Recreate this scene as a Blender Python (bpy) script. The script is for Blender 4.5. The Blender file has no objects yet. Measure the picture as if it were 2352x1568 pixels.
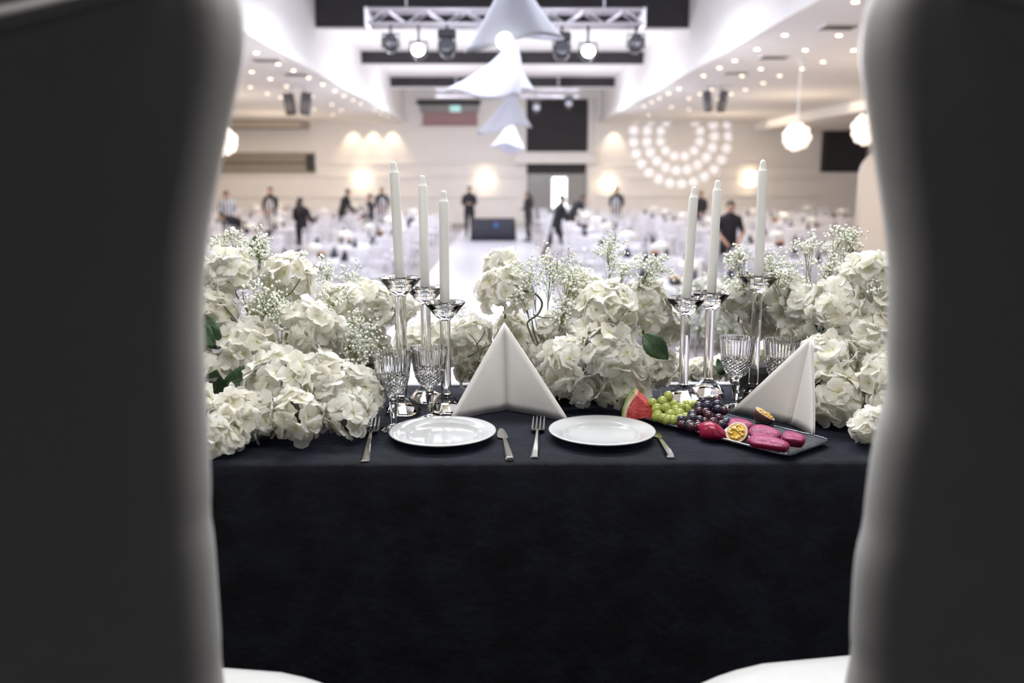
import bpy, math, random
from mathutils import Vector, Matrix, Euler
random.seed(7)
R = math.radians
PI = math.pi
scene = bpy.context.scene
COL = scene.collection

# ------------------------------------------------------------------ camera
FPX = 2040.0                       # focal length in pixels of the 2352 px frame
CZ, ST, TT = 2.22, 0.81, 1.56      # camera, stage floor, table top heights
PITCH, YAW = R(10.52), R(0.58)
cam_d = bpy.data.cameras.new('camera')
cam = bpy.data.objects.new('camera', cam_d)
COL.objects.link(cam)
scene.camera = cam
cam.location = (0, 0, CZ)
cam.rotation_euler = (PI / 2 - PITCH, 0, -YAW)
cam_d.sensor_width = 36.0
cam_d.lens = 36.0 * FPX / 2352.0
cam_d.clip_start, cam_d.clip_end = 0.05, 200
cam_d.dof.use_dof = True
cam_d.dof.focus_distance = 2.42
cam_d.dof.aperture_fstop = 1.85
cam_d.dof.aperture_blades = 0

# ------------------------------------------------------------------ world, exposure
w = bpy.data.worlds.new('world')
scene.world = w
w.use_nodes = True
w.node_tree.nodes['Background'].inputs[0].default_value = (0.8, 0.85, 1, 1)
w.node_tree.nodes['Background'].inputs[1].default_value = 0.02
vs = scene.view_settings
vs.view_transform = 'Standard'
vs.look = 'None'
vs.exposure = 0.0
vs.gamma = 1.0
vs.use_curve_mapping = False
scene.cycles.use_adaptive_sampling = True
scene.cycles.adaptive_threshold = 0.05
scene.cycles.max_bounces = 9
scene.cycles.diffuse_bounces = 5
scene.cycles.glossy_bounces = 5
scene.cycles.transmission_bounces = 9
scene.cycles.transparent_max_bounces = 12
scene.cycles.caustics_reflective = False
scene.cycles.caustics_refractive = False
scene.cycles.sample_clamp_indirect = 6.0

# ------------------------------------------------------------------ lights (ceiling washes of the hall, stage wash)
def area(name, loc, size, power, col, rot=(0, 0, 0), spread=None):
    l = bpy.data.lights.new(name, 'AREA')
    l.shape = 'RECTANGLE'
    l.size, l.size_y = size
    l.energy = power
    l.color = col
    if spread:
        l.spread = spread
    o = bpy.data.objects.new(name, l)
    o.location = loc
    o.rotation_euler = rot
    COL.objects.link(o)
    return o
LOWC, NAVC, NAVN, NW, YB = CZ + 2.5, CZ + 4.0, CZ + 4.65, 4.6, 43.0      # low ceiling, nave ceiling, nave half width, far wall
COOL, WARM = (0.86, 0.88, 1.0), (1.0, 0.81, 0.60)
for k, (y, pw) in enumerate(((9, 430), (17.5, 430), (26.5, 400), (34, 300))):
    area('nave_wash', (0, y, CZ + 3.35), (6.5, 2.2), pw, COOL)
for s in (-1, 1):
    for k, y in enumerate((9, 19, 29, 38.5)):
        area('aisle_wash', (s * 10.5, y, LOWC - 0.06), (9, 4), 165, WARM)
area('stage_wash', (0.1, 0.90, 4.6), (3.0, 0.45), 104, (1.0, 0.97, 0.93))
area('stage_back_light', (0.1, 4.05, 4.9), (4.5, 0.8), 270, (0.95, 0.97, 1.0), (R(-30), 0, 0))

for s in (-1, 1):
    area('side_fill_light', (s * 4.6 + 0.1, 1.35, 3.9), (1.2, 1.0), 34, (1.0, 0.98, 0.95), (R(62), 0, s * R(78)))  # added fill from both sides to brighten candles and flowers
def glow(name, loc, power, col, rad=0.35):
    l = bpy.data.lights.new(name, 'POINT')
    l.energy = power; l.color = col; l.shadow_soft_size = rad
    o = bpy.data.objects.new(name, l); o.location = loc
    COL.objects.link(o)
for s in (-1, 1):
    for y in (10.5, 19.5, 28.5, 37):
        glow('aisle_fill_glow', (s * 9.3, y, CZ + 0.3), 130, WARM)  # added points that brighten the low ceilings; no chandelier hangs at these spots
for y in (10.8, 18.5, 26.8, 34.0):
    for x in (-2.6, 2.6):
        glow('nave_fill_glow', (x, y, CZ + 1.5), 220, COOL)  # added fill to lift the nave ceiling and walls, apart from the pendants

for x in (-7.05, -6.1, -5.2, 5.25):          # wall washers close to the far wall
    l = bpy.data.lights.new('wall_washer', 'SPOT')
    l.energy = 95; l.color = (1.0, 0.80, 0.52); l.spot_size = R(75); l.spot_blend = 0.8; l.shadow_soft_size = 0.05
    o = bpy.data.objects.new('wall_washer', l); o.location = (x, YB - 0.45, LOWC - 0.05); o.rotation_euler = (R(14), 0, 0)
    COL.objects.link(o)

# ------------------------------------------------------------------ helpers
mw = Matrix.Translation(cam.location) @ Euler(cam.rotation_euler).to_matrix().to_4x4()
def ray(px, py):
    return mw.to_3x3() @ Vector(((px - 1176) / FPX, (784 - py) / FPX, -1))
def at_y(px, py, Y):
    q = ray(px, py)
    return cam.location + q * (Y / q.y)
def at_z(px, py, Z):
    q = ray(px, py)
    return cam.location + q * ((Z - CZ) / q.z)

class MB:
    """collects shapes into one mesh"""
    def __init__(s):
        s.v, s.f, s.m, s.uv = [], [], [], {}
    def add(s, v, f, mi=0, M=None):
        o = len(s.v)
        s.v += [tuple(M @ Vector(p)) for p in v] if M else [tuple(p) for p in v]
        s.f += [tuple(i + o for i in q) for q in f]
        s.m += [mi] * len(f)
        return s
    def box(s, c, d, mi=0, M=None):
        x, y, z = d[0] / 2, d[1] / 2, d[2] / 2
        v = [(c[0] + a * x, c[1] + b * y, c[2] + e * z) for a in (-1, 1) for b in (-1, 1) for e in (-1, 1)]
        f = [(0, 1, 3, 2), (4, 6, 7, 5), (0, 4, 5, 1), (2, 3, 7, 6), (0, 2, 6, 4), (1, 5, 7, 3)]
        return s.add(v, f, mi, M)
    def bevbox(s, c, d, b=0.01, mi=0, M=None):
        x, y, z = d[0] / 2, d[1] / 2, d[2] / 2
        b = min(b, x * .9, y * .9, z * .9)
        ring = lambda X, Y, Z: [(c[0] + p * (X - q), c[1] + r * (Y - t), c[2] + Z) for p, r, q, t in
              ((1, 1, 0, b), (1, 1, b, 0), (-1, 1, b, 0), (-1, 1, 0, b), (-1, -1, 0, b), (-1, -1, b, 0), (1, -1, b, 0), (1, -1, 0, b))]
        L = [ring(x - b, y - b, -z), ring(x, y, -z + b), ring(x, y, z - b), ring(x - b, y - b, z)]
        return s.loft(L, mi, M)
    def loft(s, rings, mi=0, M=None, cap=True, closed=True):
        n = len(rings[0])
        v = [p for r_ in rings for p in r_]
        f = []
        for i in range(len(rings) - 1):
            for j in range(n if closed else n - 1):
                k = (j + 1) % n
                f.append((i * n + j, i * n + k, (i + 1) * n + k, (i + 1) * n + j))
        if cap and closed:
            f.append(tuple(range(n - 1, -1, -1)))
            f.append(tuple((len(rings) - 1) * n + j for j in range(n)))
        return s.add(v, f, mi, M)
    def lathe(s, prof, n=24, mi=0, M=None, cap=True):
        return s.loft([[(r_ * math.cos(2 * PI * j / n), r_ * math.sin(2 * PI * j / n), z) for j in range(n)] for r_, z in prof], mi, M, cap)
    def tube(s, path, rad, n=6, mi=0, M=None):
        path = [Vector(p) for p in path]
        rings = []
        for i, p in enumerate(path):
            t = (path[min(i + 1, len(path) - 1)] - path[max(i - 1, 0)])
            t = t.normalized() if t.length > 1e-9 else Vector((0, 0, 1))
            a = t.orthogonal().normalized() if i == 0 else (a - t * a.dot(t)).normalized()
            b = t.cross(a)
            r_ = rad[i] if isinstance(rad, (list, tuple)) else rad
            rings.append([p + (a * math.cos(2 * PI * j / n) + b * math.sin(2 * PI * j / n)) * r_ for j in range(n)])
        return s.loft(rings, mi, M)
    def sphere(s, c, r_, nu=10, nv=7, mi=0, sc=(1, 1, 1), M=None):
        prof = []
        rings = []
        for i in range(nv + 1):
            a = -PI / 2 + PI * i / nv
            rr, z = max(math.cos(a), 0.02) * r_, math.sin(a) * r_
            rings.append([(c[0] + rr * math.cos(2 * PI * j / nu) * sc[0], c[1] + rr * math.sin(2 * PI * j / nu) * sc[1], c[2] + z * sc[2]) for j in range(nu)])
        return s.loft(rings, mi, M)
    def prism(s, poly, z0, z1, mi=0, M=None):
        return s.loft([[(x, y, z0) for x, y in poly], [(x, y, z1) for x, y in poly]], mi, M)
    def mesh(s, name, mats, smooth=False):
        me = bpy.data.meshes.new(name)
        me.from_pydata(s.v, [], s.f)
        for m in (mats if isinstance(mats, (list, tuple)) else [mats]):
            me.materials.append(m)
        if any(s.m):
            me.polygons.foreach_set('material_index', s.m)
        if smooth:
            me.polygons.foreach_set('use_smooth', [True] * len(s.f))
        me.update()
        return me
    def build(s, name, mats, parent=None, smooth=False, loc=None):
        return put(name, s.mesh(name, mats, smooth), parent, loc)

def put(name, me, parent=None, loc=None):
    o = bpy.data.objects.new(name, me)
    COL.objects.link(o)
    if parent:
        o.parent = parent
    if loc is not None:
        o.location = loc
    return o
def smooth_angle(o, deg=40):
    me = o.data
    me.polygons.foreach_set('use_smooth', [True] * len(me.polygons))
    me.set_sharp_from_angle(angle=R(deg))
    return o
def tag(o, label=None, cat=None, group=None, kind=None):
    if label: o['label'] = label
    if cat: o['category'] = cat
    if group: o['group'] = group
    if kind: o['kind'] = kind
    return o
def thing(name, label, cat, loc=(0, 0, 0), rz=0.0, group=None):
    o = bpy.data.objects.new(name, None)
    COL.objects.link(o)
    o.empty_display_size = 0.05
    o.location = loc
    o.rotation_euler = (0, 0, rz)
    return tag(o, label, cat, group)
def dup(root, loc, rz, label, group=None):
    r_ = root.copy(); COL.objects.link(r_)
    r_.location = loc; r_.rotation_euler = (0, 0, rz)
    r_['label'] = label
    if group: r_['group'] = group
    for ch in list(root.children):
        c = ch.copy(); COL.objects.link(c); c.parent = r_
        for g in list(ch.children):
            d = g.copy(); COL.objects.link(d); d.parent = c
    return r_
def struct(o):
    o['kind'] = 'structure'
    return o

# ------------------------------------------------------------------ materials
MATS = {}
def mat(name, col, rough=0.5, metal=0.0, trans=0.0, ior=1.5, emit=None, es=0.0, sheen=0.0, sheen_tint=(1, 1, 1), noise=0.0, nscale=20.0,
        bump=0.0, bscale=60.0, col2=None, coat=0.0, sss=0.0, spec=0.5, nomis=False, stretch=None):
    m = bpy.data.materials.new(name)
    m.use_nodes = True
    nt = m.node_tree
    b = nt.nodes['Principled BSDF']
    b.inputs['Base Color'].default_value = (*col, 1)
    b.inputs['Roughness'].default_value = rough
    b.inputs['Metallic'].default_value = metal
    b.inputs['Transmission Weight'].default_value = trans
    b.inputs['IOR'].default_value = ior
    b.inputs['Specular IOR Level'].default_value = spec
    b.inputs['Coat Weight'].default_value = coat
    b.inputs['Coat Roughness'].default_value = 0.08
    if sheen:
        b.inputs['Sheen Weight'].default_value = sheen
        b.inputs['Sheen Roughness'].default_value = 0.35
        b.inputs['Sheen Tint'].default_value = (*sheen_tint, 1)
    if sss:
        b.inputs['Subsurface Weight'].default_value = sss
        b.inputs['Subsurface Radius'].default_value = (0.01, 0.008, 0.006)
    if emit:
        b.inputs['Emission Color'].default_value = (*emit, 1)
        b.inputs['Emission Strength'].default_value = es
        if nomis:
            m.cycles.emission_sampling = 'NONE'
    tc = nt.nodes.new('ShaderNodeTexCoord')
    vec = tc.outputs['Object']
    if stretch:
        mp = nt.nodes.new('ShaderNodeMapping')
        mp.inputs['Scale'].default_value = stretch
        nt.links.new(vec, mp.inputs['Vector'])
        vec = mp.outputs['Vector']
    if noise or col2:
        n = nt.nodes.new('ShaderNodeTexNoise')
        n.inputs['Scale'].default_value = nscale
        n.inputs['Detail'].default_value = 4
        nt.links.new(vec, n.inputs['Vector'])
        mx = nt.nodes.new('ShaderNodeMix'); mx.data_type = 'RGBA'
        c2 = col2 if col2 else tuple(max(0, c * (1 - noise)) for c in col)
        mx.inputs['A'].default_value = (*col, 1)
        mx.inputs['B'].default_value = (*c2, 1)
        rp = nt.nodes.new('ShaderNodeMapRange')
        rp.inputs['From Min'].default_value = 0.35
        rp.inputs['From Max'].default_value = 0.65
        nt.links.new(n.outputs['Fac'], rp.inputs['Value'])
        nt.links.new(rp.outputs['Result'], mx.inputs['Factor'])
        nt.links.new(mx.outputs['Result'], b.inputs['Base Color'])
    if bump:
        n2 = nt.nodes.new('ShaderNodeTexNoise')
        n2.inputs['Scale'].default_value = bscale
        n2.inputs['Detail'].default_value = 3
        nt.links.new(vec, n2.inputs['Vector'])
        bp = nt.nodes.new('ShaderNodeBump')
        bp.inputs['Strength'].default_value = bump
        bp.inputs['Distance'].default_value = 0.01
        nt.links.new(n2.outputs['Fac'], bp.inputs['Height'])
        nt.links.new(bp.outputs['Normal'], b.inputs['Normal'])
    MATS[name] = m
    return m

def petal_mat():
    m = bpy.data.materials.new('petal')
    m.use_nodes = True
    nt = m.node_tree
    for n in list(nt.nodes): nt.nodes.remove(n)
    N, L = nt.nodes.new, nt.links.new
    out = N('ShaderNodeOutputMaterial')
    uv = N('ShaderNodeUVMap'); uv.uv_map = 'UVMap'
    sp = N('ShaderNodeSeparateXYZ'); L(uv.outputs[0], sp.inputs[0])
    rp = N('ShaderNodeValToRGB'); L(sp.outputs['Y'], rp.inputs[0])
    e = rp.color_ramp.elements
    e[0].position, e[0].color = 0.0, (0.58, 0.62, 0.30, 1)
    e[1].position, e[1].color = 0.30, (0.88, 0.87, 0.80, 1)
    x = e.new(0.11); x.color = (0.82, 0.82, 0.64, 1)
    x = e.new(1.0); x.color = (0.91, 0.91, 0.89, 1)
    # each floret a little different: warmer or cooler white
    mx = N('ShaderNodeMix'); mx.data_type = 'RGBA'; mx.blend_type = 'MULTIPLY'
    mx.inputs['Factor'].default_value = 1
    r2 = N('ShaderNodeValToRGB'); L(sp.outputs['X'], r2.inputs[0])
    r2.color_ramp.elements[0].color = (1, 0.98, 0.935, 1)
    r2.color_ramp.elements[1].color = (1, 1, 1, 1)
    L(rp.outputs[0], mx.inputs['A']); L(r2.outputs[0], mx.inputs['B'])
    tc = N('ShaderNodeTexCoord')
    no = N('ShaderNodeTexNoise'); no.inputs['Scale'].default_value = 160
    L(tc.outputs['Object'], no.inputs['Vector'])
    bp = N('ShaderNodeBump'); bp.inputs['Strength'].default_value = 0.35; bp.inputs['Distance'].default_value = 0.003
    L(no.outputs['Fac'], bp.inputs['Height'])
    df = N('ShaderNodeBsdfDiffuse'); tr = N('ShaderNodeBsdfTranslucent')
    gl = N('ShaderNodeBsdfGlossy'); gl.inputs['Roughness'].default_value = 0.5
    L(mx.outputs['Result'], df.inputs[0]); L(mx.outputs['Result'], tr.inputs[0])
    L(bp.outputs[0], df.inputs['Normal']); L(bp.outputs[0], gl.inputs['Normal'])
    a = N('ShaderNodeMixShader'); a.inputs[0].default_value = 0.48
    L(df.outputs[0], a.inputs[1]); L(tr.outputs[0], a.inputs[2])
    b = N('ShaderNodeMixShader'); b.inputs[0].default_value = 0.04
    L(a.outputs[0], b.inputs[1]); L(gl.outputs[0], b.inputs[2])
    L(b.outputs[0], out.inputs[0])
    return m
M_petal = petal_mat()
def voile_mat():
    m = mat('white_voile', (0.80, 0.81, 0.86), 0.9, noise=0.02)
    nt = m.node_tree
    b = nt.nodes['Principled BSDF']
    tr = nt.nodes.new('ShaderNodeBsdfTranslucent'); tr.inputs[0].default_value = (0.82, 0.84, 0.90, 1)
    mx = nt.nodes.new('ShaderNodeMixShader'); mx.inputs[0].default_value = 0.4
    nt.links.new(b.outputs[0], mx.inputs[1]); nt.links.new(tr.outputs[0], mx.inputs[2])
    nt.links.new(mx.outputs[0], nt.nodes['Material Output'].inputs[0])
    return m
M_fabric = voile_mat()
M_wall = mat('wall_paint', (0.84, 0.82, 0.80), 0.6, noise=0.03, nscale=2)
M_ceil = mat('ceiling_paint', (0.83, 0.81, 0.79), 0.8, noise=0.02, nscale=2)
M_blackceil = mat('black_paint', (0.035, 0.033, 0.038), 0.8, noise=0.2, nscale=3)
M_floor = mat('hall_carpet', (0.34, 0.31, 0.31), 0.8, noise=0.15, nscale=1.5)
M_aisle = mat('white_aisle', (0.50, 0.50, 0.54), 0.3, noise=0.05, nscale=1.5)
M_stage = mat('stage_carpet', (0.045, 0.044, 0.046), 0.95, noise=0.3, nscale=60, bump=0.2)
M_curtain = mat('black_curtain', (0.095, 0.09, 0.09), 0.95, noise=0.3, nscale=6)
M_cloth = mat('black_velvet', (0.0030, 0.0032, 0.0042), 0.85, sheen=0.16, sheen_tint=(0.36, 0.48, 1.0), col2=(0.0075, 0.0088, 0.0140), nscale=14, bump=0.35, bscale=45, spec=0.18)
M_leather = mat('white_leather', (0.47, 0.468, 0.465), 0.42, noise=0.03, nscale=30, bump=0.08, bscale=400)
M_gold = mat('gilt_wood', (0.45, 0.42, 0.38), 0.4, 0.3, noise=0.1)
M_china = mat('white_china', (0.49, 0.50, 0.51), 0.12, coat=0.3, noise=0.01)
M_steel = mat('steel', (0.78, 0.77, 0.75), 0.16, 1.0, noise=0.06, nscale=80)
M_glass = mat('crystal', (0.985, 0.99, 0.985), 0.0, 0, 1.0, 1.5, noise=0.005)
M_wax = mat('candle_wax', (0.80, 0.795, 0.775), 0.42, sss=0.25, noise=0.02, nscale=40)
M_wick = mat('wick', (0.75, 0.74, 0.70), 0.9, noise=0.2)
M_napkin = mat('napkin', (0.83, 0.81, 0.79), 0.9, noise=0.03, nscale=300, bump=0.12, bscale=500)
M_platter = mat('slate_glaze', (0.026, 0.031, 0.046), 0.24, coat=0.5, noise=0.3, nscale=20, bump=0.2, bscale=25)
M_leaf = mat('leaf', (0.030, 0.068, 0.030), 0.55, col2=(0.050, 0.105, 0.046), nscale=60, bump=0.25, bscale=120)
M_stem = mat('stem', (0.16, 0.20, 0.08), 0.7, col2=(0.09, 0.085, 0.045), nscale=40)
M_gstem = mat('gypsophila_stem', (0.22, 0.28, 0.10), 0.7, col2=(0.14, 0.17, 0.07), nscale=40)
M_twig = mat('twig', (0.075, 0.075, 0.045), 0.7, col2=(0.13, 0.13, 0.07), nscale=60)
M_gyp = mat('gypsophila', (0.95, 0.95, 0.91), 0.8, col2=(0.88, 0.90, 0.78), nscale=200)
M_bud = mat('dry_bud', (0.055, 0.05, 0.03), 0.8, noise=0.3)
M_ggrape = mat('green_grape', (0.30, 0.35, 0.065), 0.22, col2=(0.38, 0.43, 0.12), nscale=40, sss=0.3, coat=0.2)
M_rgrape = mat('dark_grape', (0.022, 0.006, 0.016), 0.25, col2=(0.060, 0.010, 0.016), nscale=30, coat=0.3)
M_dgrape = mat('black_grape', (0.010, 0.008, 0.020), 0.3, col2=(0.022, 0.018, 0.04), nscale=40, coat=0.3)
M_melon = mat('melon_flesh', (0.56, 0.050, 0.055), 0.35, col2=(0.66, 0.12, 0.105), nscale=60, bump=0.4, bscale=150, sss=0.15)
M_mrind = mat('melon_rind', (0.16, 0.26, 0.06), 0.4, col2=(0.42, 0.50, 0.18), nscale=40)
M_mwhite = mat('melon_white', (0.72, 0.66, 0.46), 0.5, col2=(0.72, 0.40, 0.30), nscale=30)
M_dfrind = mat('pitaya_skin', (0.30, 0.004, 0.045), 0.32, col2=(0.19, 0.002, 0.025), nscale=25, coat=0.15)
M_dfflesh = mat('pitaya_flesh', (0.38, 0.032, 0.14), 0.4, col2=(0.13, 0.004, 0.045), nscale=260, bump=0.3, bscale=300, sss=0.1)
M_pskin = mat('passion_skin', (0.055, 0.022, 0.022), 0.4, col2=(0.10, 0.045, 0.035), nscale=60, bump=0.3, bscale=80)
M_ppith = mat('passion_pith', (0.66, 0.50, 0.40), 0.6, noise=0.1)
M_ppulp = mat('passion_pulp', (0.72, 0.47, 0.09), 0.2, col2=(0.55, 0.32, 0.05), nscale=120, coat=0.5)
M_white_plastic = mat('white_lacquer', (0.72, 0.72, 0.77), 0.35, noise=0.02)
M_linen = mat('white_linen', (0.64, 0.63, 0.66), 0.85, noise=0.04, nscale=8)
M_darknap = mat('dark_cloth', (0.035, 0.035, 0.05), 0.8, noise=0.2)
M_bread = mat('orange_brown', (0.55, 0.24, 0.09), 0.7, noise=0.3)
M_metalw = mat('truss_alu', (0.68, 0.66, 0.72), 0.4, 0.5, noise=0.05)
M_black = mat('black_plastic', (0.018, 0.018, 0.022), 0.45, noise=0.2)
M_lens = mat('lamp_lens', (0.10, 0.10, 0.12), 0.1, noise=0.1, coat=1)
M_warmlamp = mat('warm_lamp', (1, 0.9, 0.7), 0.5, emit=(1.0, 0.80, 0.52), es=9, nomis=True, noise=0.01)
M_downl = mat('downlight_lamp', (1, 0.9, 0.7), 0.5, emit=(1.0, 0.83, 0.60), es=10, nomis=True, noise=0.01)
M_spotl = mat('spot_lamp', (1, 0.95, 0.85), 0.5, emit=(1.0, 0.88, 0.66), es=60, nomis=True, noise=0.01)
M_bulb = mat('bulb', (1, 1, 1), 0.5, emit=(0.95, 0.97, 1.0), es=12, nomis=True, noise=0.01)
M_crys = mat('chandelier_glass', (1, 0.95, 0.9), 0.2, emit=(1.0, 0.84, 0.66), es=0.95, nomis=True, noise=0.01)
M_day = mat('daylit_glass', (0.9, 0.95, 1), 0.3, emit=(0.86, 0.94, 1.0), es=2.6, nomis=True, noise=0.01)
M_exit = mat('exit_green', (0.3, 0.8, 0.7), 0.4, emit=(0.70, 0.95, 0.92), es=0.4, nomis=True, noise=0.01)
M_greyglass = mat('grey_glass', (0.34, 0.34, 0.33), 0.2, noise=0.1)
M_taupe = mat('taupe_paint', (0.38, 0.34, 0.29), 0.7, noise=0.1)
M_pink = mat('pink_curtain', (0.42, 0.26, 0.27), 0.8, noise=0.2)
M_chrome = mat('silver_rail', (0.80, 0.84, 0.92), 0.35, 0.5, noise=0.03)
M_soil = mat('dark_foam', (0.03, 0.035, 0.03), 0.9, noise=0.3)
M_skin = mat('skin', (0.46, 0.27, 0.19), 0.55, noise=0.08)
M_hair = mat('dark_hair', (0.022, 0.016, 0.013), 0.5, noise=0.2)
M_shirtb = mat('black_shirt', (0.020, 0.020, 0.026), 0.85, noise=0.2)
M_trous = mat('black_trousers', (0.018, 0.018, 0.022), 0.85, noise=0.2)
M_shoe = mat('black_shoe', (0.015, 0.015, 0.015), 0.4, noise=0.2)
def stripe_mat(name, a, b, scale):
    m = mat(name, a, 0.8)
    nt = m.node_tree
    wv = nt.nodes.new('ShaderNodeTexWave'); wv.inputs['Scale'].default_value = scale
    tc = nt.nodes.new('ShaderNodeTexCoord')
    nt.links.new(tc.outputs['Object'], wv.inputs['Vector'])
    rp = nt.nodes.new('ShaderNodeValToRGB'); rp.color_ramp.interpolation = 'CONSTANT'
    rp.color_ramp.elements[0].color = (*a, 1); rp.color_ramp.elements[1].color = (*b, 1); rp.color_ramp.elements[1].position = 0.5
    nt.links.new(wv.outputs['Fac'], rp.inputs[0]); nt.links.new(rp.outputs[0], nt.nodes['Principled BSDF'].inputs['Base Color'])
    return m
M_stripe = stripe_mat('striped_shirt', (0.72, 0.72, 0.76), (0.16, 0.18, 0.24), 3.2)
M_apron = stripe_mat('striped_apron', (0.62, 0.62, 0.66), (0.04, 0.04, 0.05), 2.6)

# ================================================================== STRUCTURE
HW = 20.0
struct(MB().box((0, 21, -0.05), (2 * HW, YB * 2 - 42 + 1, 0.1)).build('floor', M_floor)).location = (0, 0, 0)
struct(MB().box((0, 0.6, ST / 2 + 0.01), (14, 9.6, ST - 0.02)).build('stage_floor', M_stage))
struct(MB().bevbox((-0.35, 23.5, 0.006), (2.7, 37, 0.012), 0.004).build('floor_aisle_runner', M_aisle))
# dark stage house around the camera
struct(MB().box((0, -3.6, 3.6), (14.4, 0.15, 7.2)).build('wall_back', M_curtain))
for s, nm in ((-1, 'left'), (1, 'right')):
    struct(MB().box((s * 7.2, 0.3, 3.6), (0.15, 8.0, 7.2)).build('wall_stage_' + nm, M_curtain))
    struct(MB().box((s * (7.2 + (HW - 7.2) / 2), 4.3, 3.0), (HW - 7.2, 0.15, 6.4)).build('wall_proscenium_' + nm, M_wall))
    struct(MB().box((s * HW, 24, 2.7), (0.2, 40, 5.6)).build('wall_' + nm, M_wall))
    struct(MB().box((s * (NW + (HW - NW) / 2), (4.35 + YB) / 2, LOWC + 0.1), (HW - NW, YB - 4.35, 0.2)).build('ceiling_' + nm, M_ceil))
    # nave side wall above the low ceiling, with lip and shallow pilasters at every beam
    nwall = struct(MB().box((s * (NW + 0.1), (4.35 + YB) / 2, (LOWC + NAVN) / 2 + 0.15), (0.2, YB - 4.35, NAVN - LOWC + 0.1)).build('wall_nave_' + nm, M_wall))
    struct(MB().box((s * (NW - 0.03), (4.35 + YB) / 2, LOWC + 0.10), (0.10, YB - 4.4, 0.24)).build('trim_%d' % (1 if s < 0 else 2), M_wall))
struct(MB().box((0, -0.05 + 0.4, 7.25), (14.5, 8.2, 0.1)).build('ceiling_stage', M_curtain))
struct(MB().box((0, (4.35 + 23.0) / 2, NAVN + 0.1), (2 * NW, 23.0 - 4.35, 0.2)).build('ceiling_nave_near', M_blackceil))
struct(MB().box((0, (23.1 + YB) / 2, NAVC + 0.1), (2 * NW, YB - 23.1, 0.2)).build('ceiling_nave_far', M_ceil))
struct(MB().box((0, 4.33, 6.9), (2 * 7.2, 0.12, 0.7)).build('wall_proscenium_top', M_wall))
wf = struct(MB().box((0, YB + 0.15, 3.2), (2 * HW, 0.3, 6.6)).build('wall_front', M_wall))
# black panels hanging across the nave, white ceiling bays between them
for y, top in ((23.0, NAVN), (30.2, NAVC), (37.8, NAVC)):
    struct(MB().box((0, y, (CZ + 3.6 + top) / 2), (2 * NW, 0.1, top - CZ - 3.6)).build('ceiling_panel', M_blackceil))
    struct(MB().bevbox((0, y + 0.02, CZ + 3.585), (2 * NW, 0.2, 0.05), 0.01).build('trim_panel_edge', M_wall))
# soffits in the side aisles
a = at_y(1690, 262, YB)
struct(MB().bevbox(((a.x + HW) / 2 + 0.4, 32, LOWC - 0.2), (HW - a.x - 0.8, 21.5, 0.38), 0.02).build('trim_3', M_ceil))
a, b = at_y(480, 262, YB - 2), at_y(690, 292, YB - 2)
struct(MB().bevbox(((a.x + b.x) / 2 - 1, YB - 1.1, (a.z + b.z) / 2), (b.x - a.x + 2, 2.0, a.z - b.z), 0.02).build('trim_4', M_taupe))

# far wall furniture (rectangles measured on the wall plane)
def wall_rect(x0, y0, x1, y1, Y=YB):
    a, b = at_y(x0, y1, Y), at_y(x1, y0, Y)
    return (a.x + b.x) / 2, (a.z + b.z) / 2, b.x - a.x, b.z - a.z
def wall_box(name, px, depth, m, proud=None, parent=None):
    cx, cz, sx, sz = wall_rect(*px)
    return MB().bevbox((cx, YB - depth / 2 - 0.004, cz), (sx, depth, sz), 0.02).build(name, m, parent)
for i, (y0, y1, x0, x1) in enumerate(((371, 377, 505, 1200), (403, 408, 505, 1200), (448, 454, 505, 1205), (377, 382, 1370, 1885), (405, 410, 1370, 1885), (446, 452, 1370, 1885))):
    struct(wall_box('trim_%d' % (5 + i), (x0, y0, x1, y1), 0.06, M_wall))
o = struct(thing('window_1', None, None))
wall_box('pane', (1208, 228, 1350, 352), 0.10, M_blackceil, parent=o)
wall_box('window_frame', (1198, 226, 1209, 352), 0.22, M_wall, parent=o)
wall_box('window_frame', (1350, 226, 1362, 352), 0.22, M_wall, parent=o)
o = thing('balcony_front', 'white balcony band under the tall black window on the far wall', 'balcony')
wall_box('band', (1180, 352, 1370, 376), 0.5, M_wall, parent=o)
wall_box('cornice', (1176, 349, 1374, 354), 0.6, M_wall, parent=o)
wall_box('black_strip', (1210, 376, 1346, 398), 0.12, M_blackceil, parent=o)  # black strip below the white band
o = struct(thing('door_1', None, None))
wall_box('door_leaf', (1210, 399, 1268, 520), 0.10, M_greyglass, parent=o)
wall_box('door_leaf', (1301, 399, 1346, 520), 0.10, M_greyglass, parent=o)
wall_box('pane', (1268, 407, 1301, 478), 0.08, M_day, parent=o)
wall_box('door_frame', (1203, 397, 1210, 530), 0.18, M_wall, parent=o)
wall_box('door_frame', (1346, 397, 1354, 530), 0.18, M_wall, parent=o)
wall_box('transom', (1268, 399, 1301, 407), 0.12, M_greyglass, parent=o)
o = struct(thing('window_2', None, None))
wall_box('window_frame', (958, 230, 1104, 240), 0.2, M_black, parent=o)
wall_box('pane', (966, 240, 1100, 258), 0.1, M_greyglass, parent=o)
wall_box('curtain', (972, 258, 1096, 290), 0.14, M_pink, parent=o)
wall_box('window_sill', (958, 290, 1104, 296), 0.3, M_wall, parent=o)
o = thing('wall_grille', 'wide taupe slatted grille with dark end on the left far wall', 'grille')
wall_box('backing', (505, 352, 724, 396), 0.06, M_taupe, parent=o)
wall_box('end_panel', (706, 353, 723, 395), 0.16, M_black, parent=o)
wall_box('top_rail', (505, 350, 724, 357), 0.16, M_taupe, parent=o)
wall_box('bottom_rail', (505, 392, 724, 397), 0.16, M_taupe, parent=o)
cx, cz, sx, sz = wall_rect(505, 357, 706, 392)
slat_me = MB().box((0, 0, 0), (0.05, 0.05, sz)).mesh('slat', M_taupe)
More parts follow.
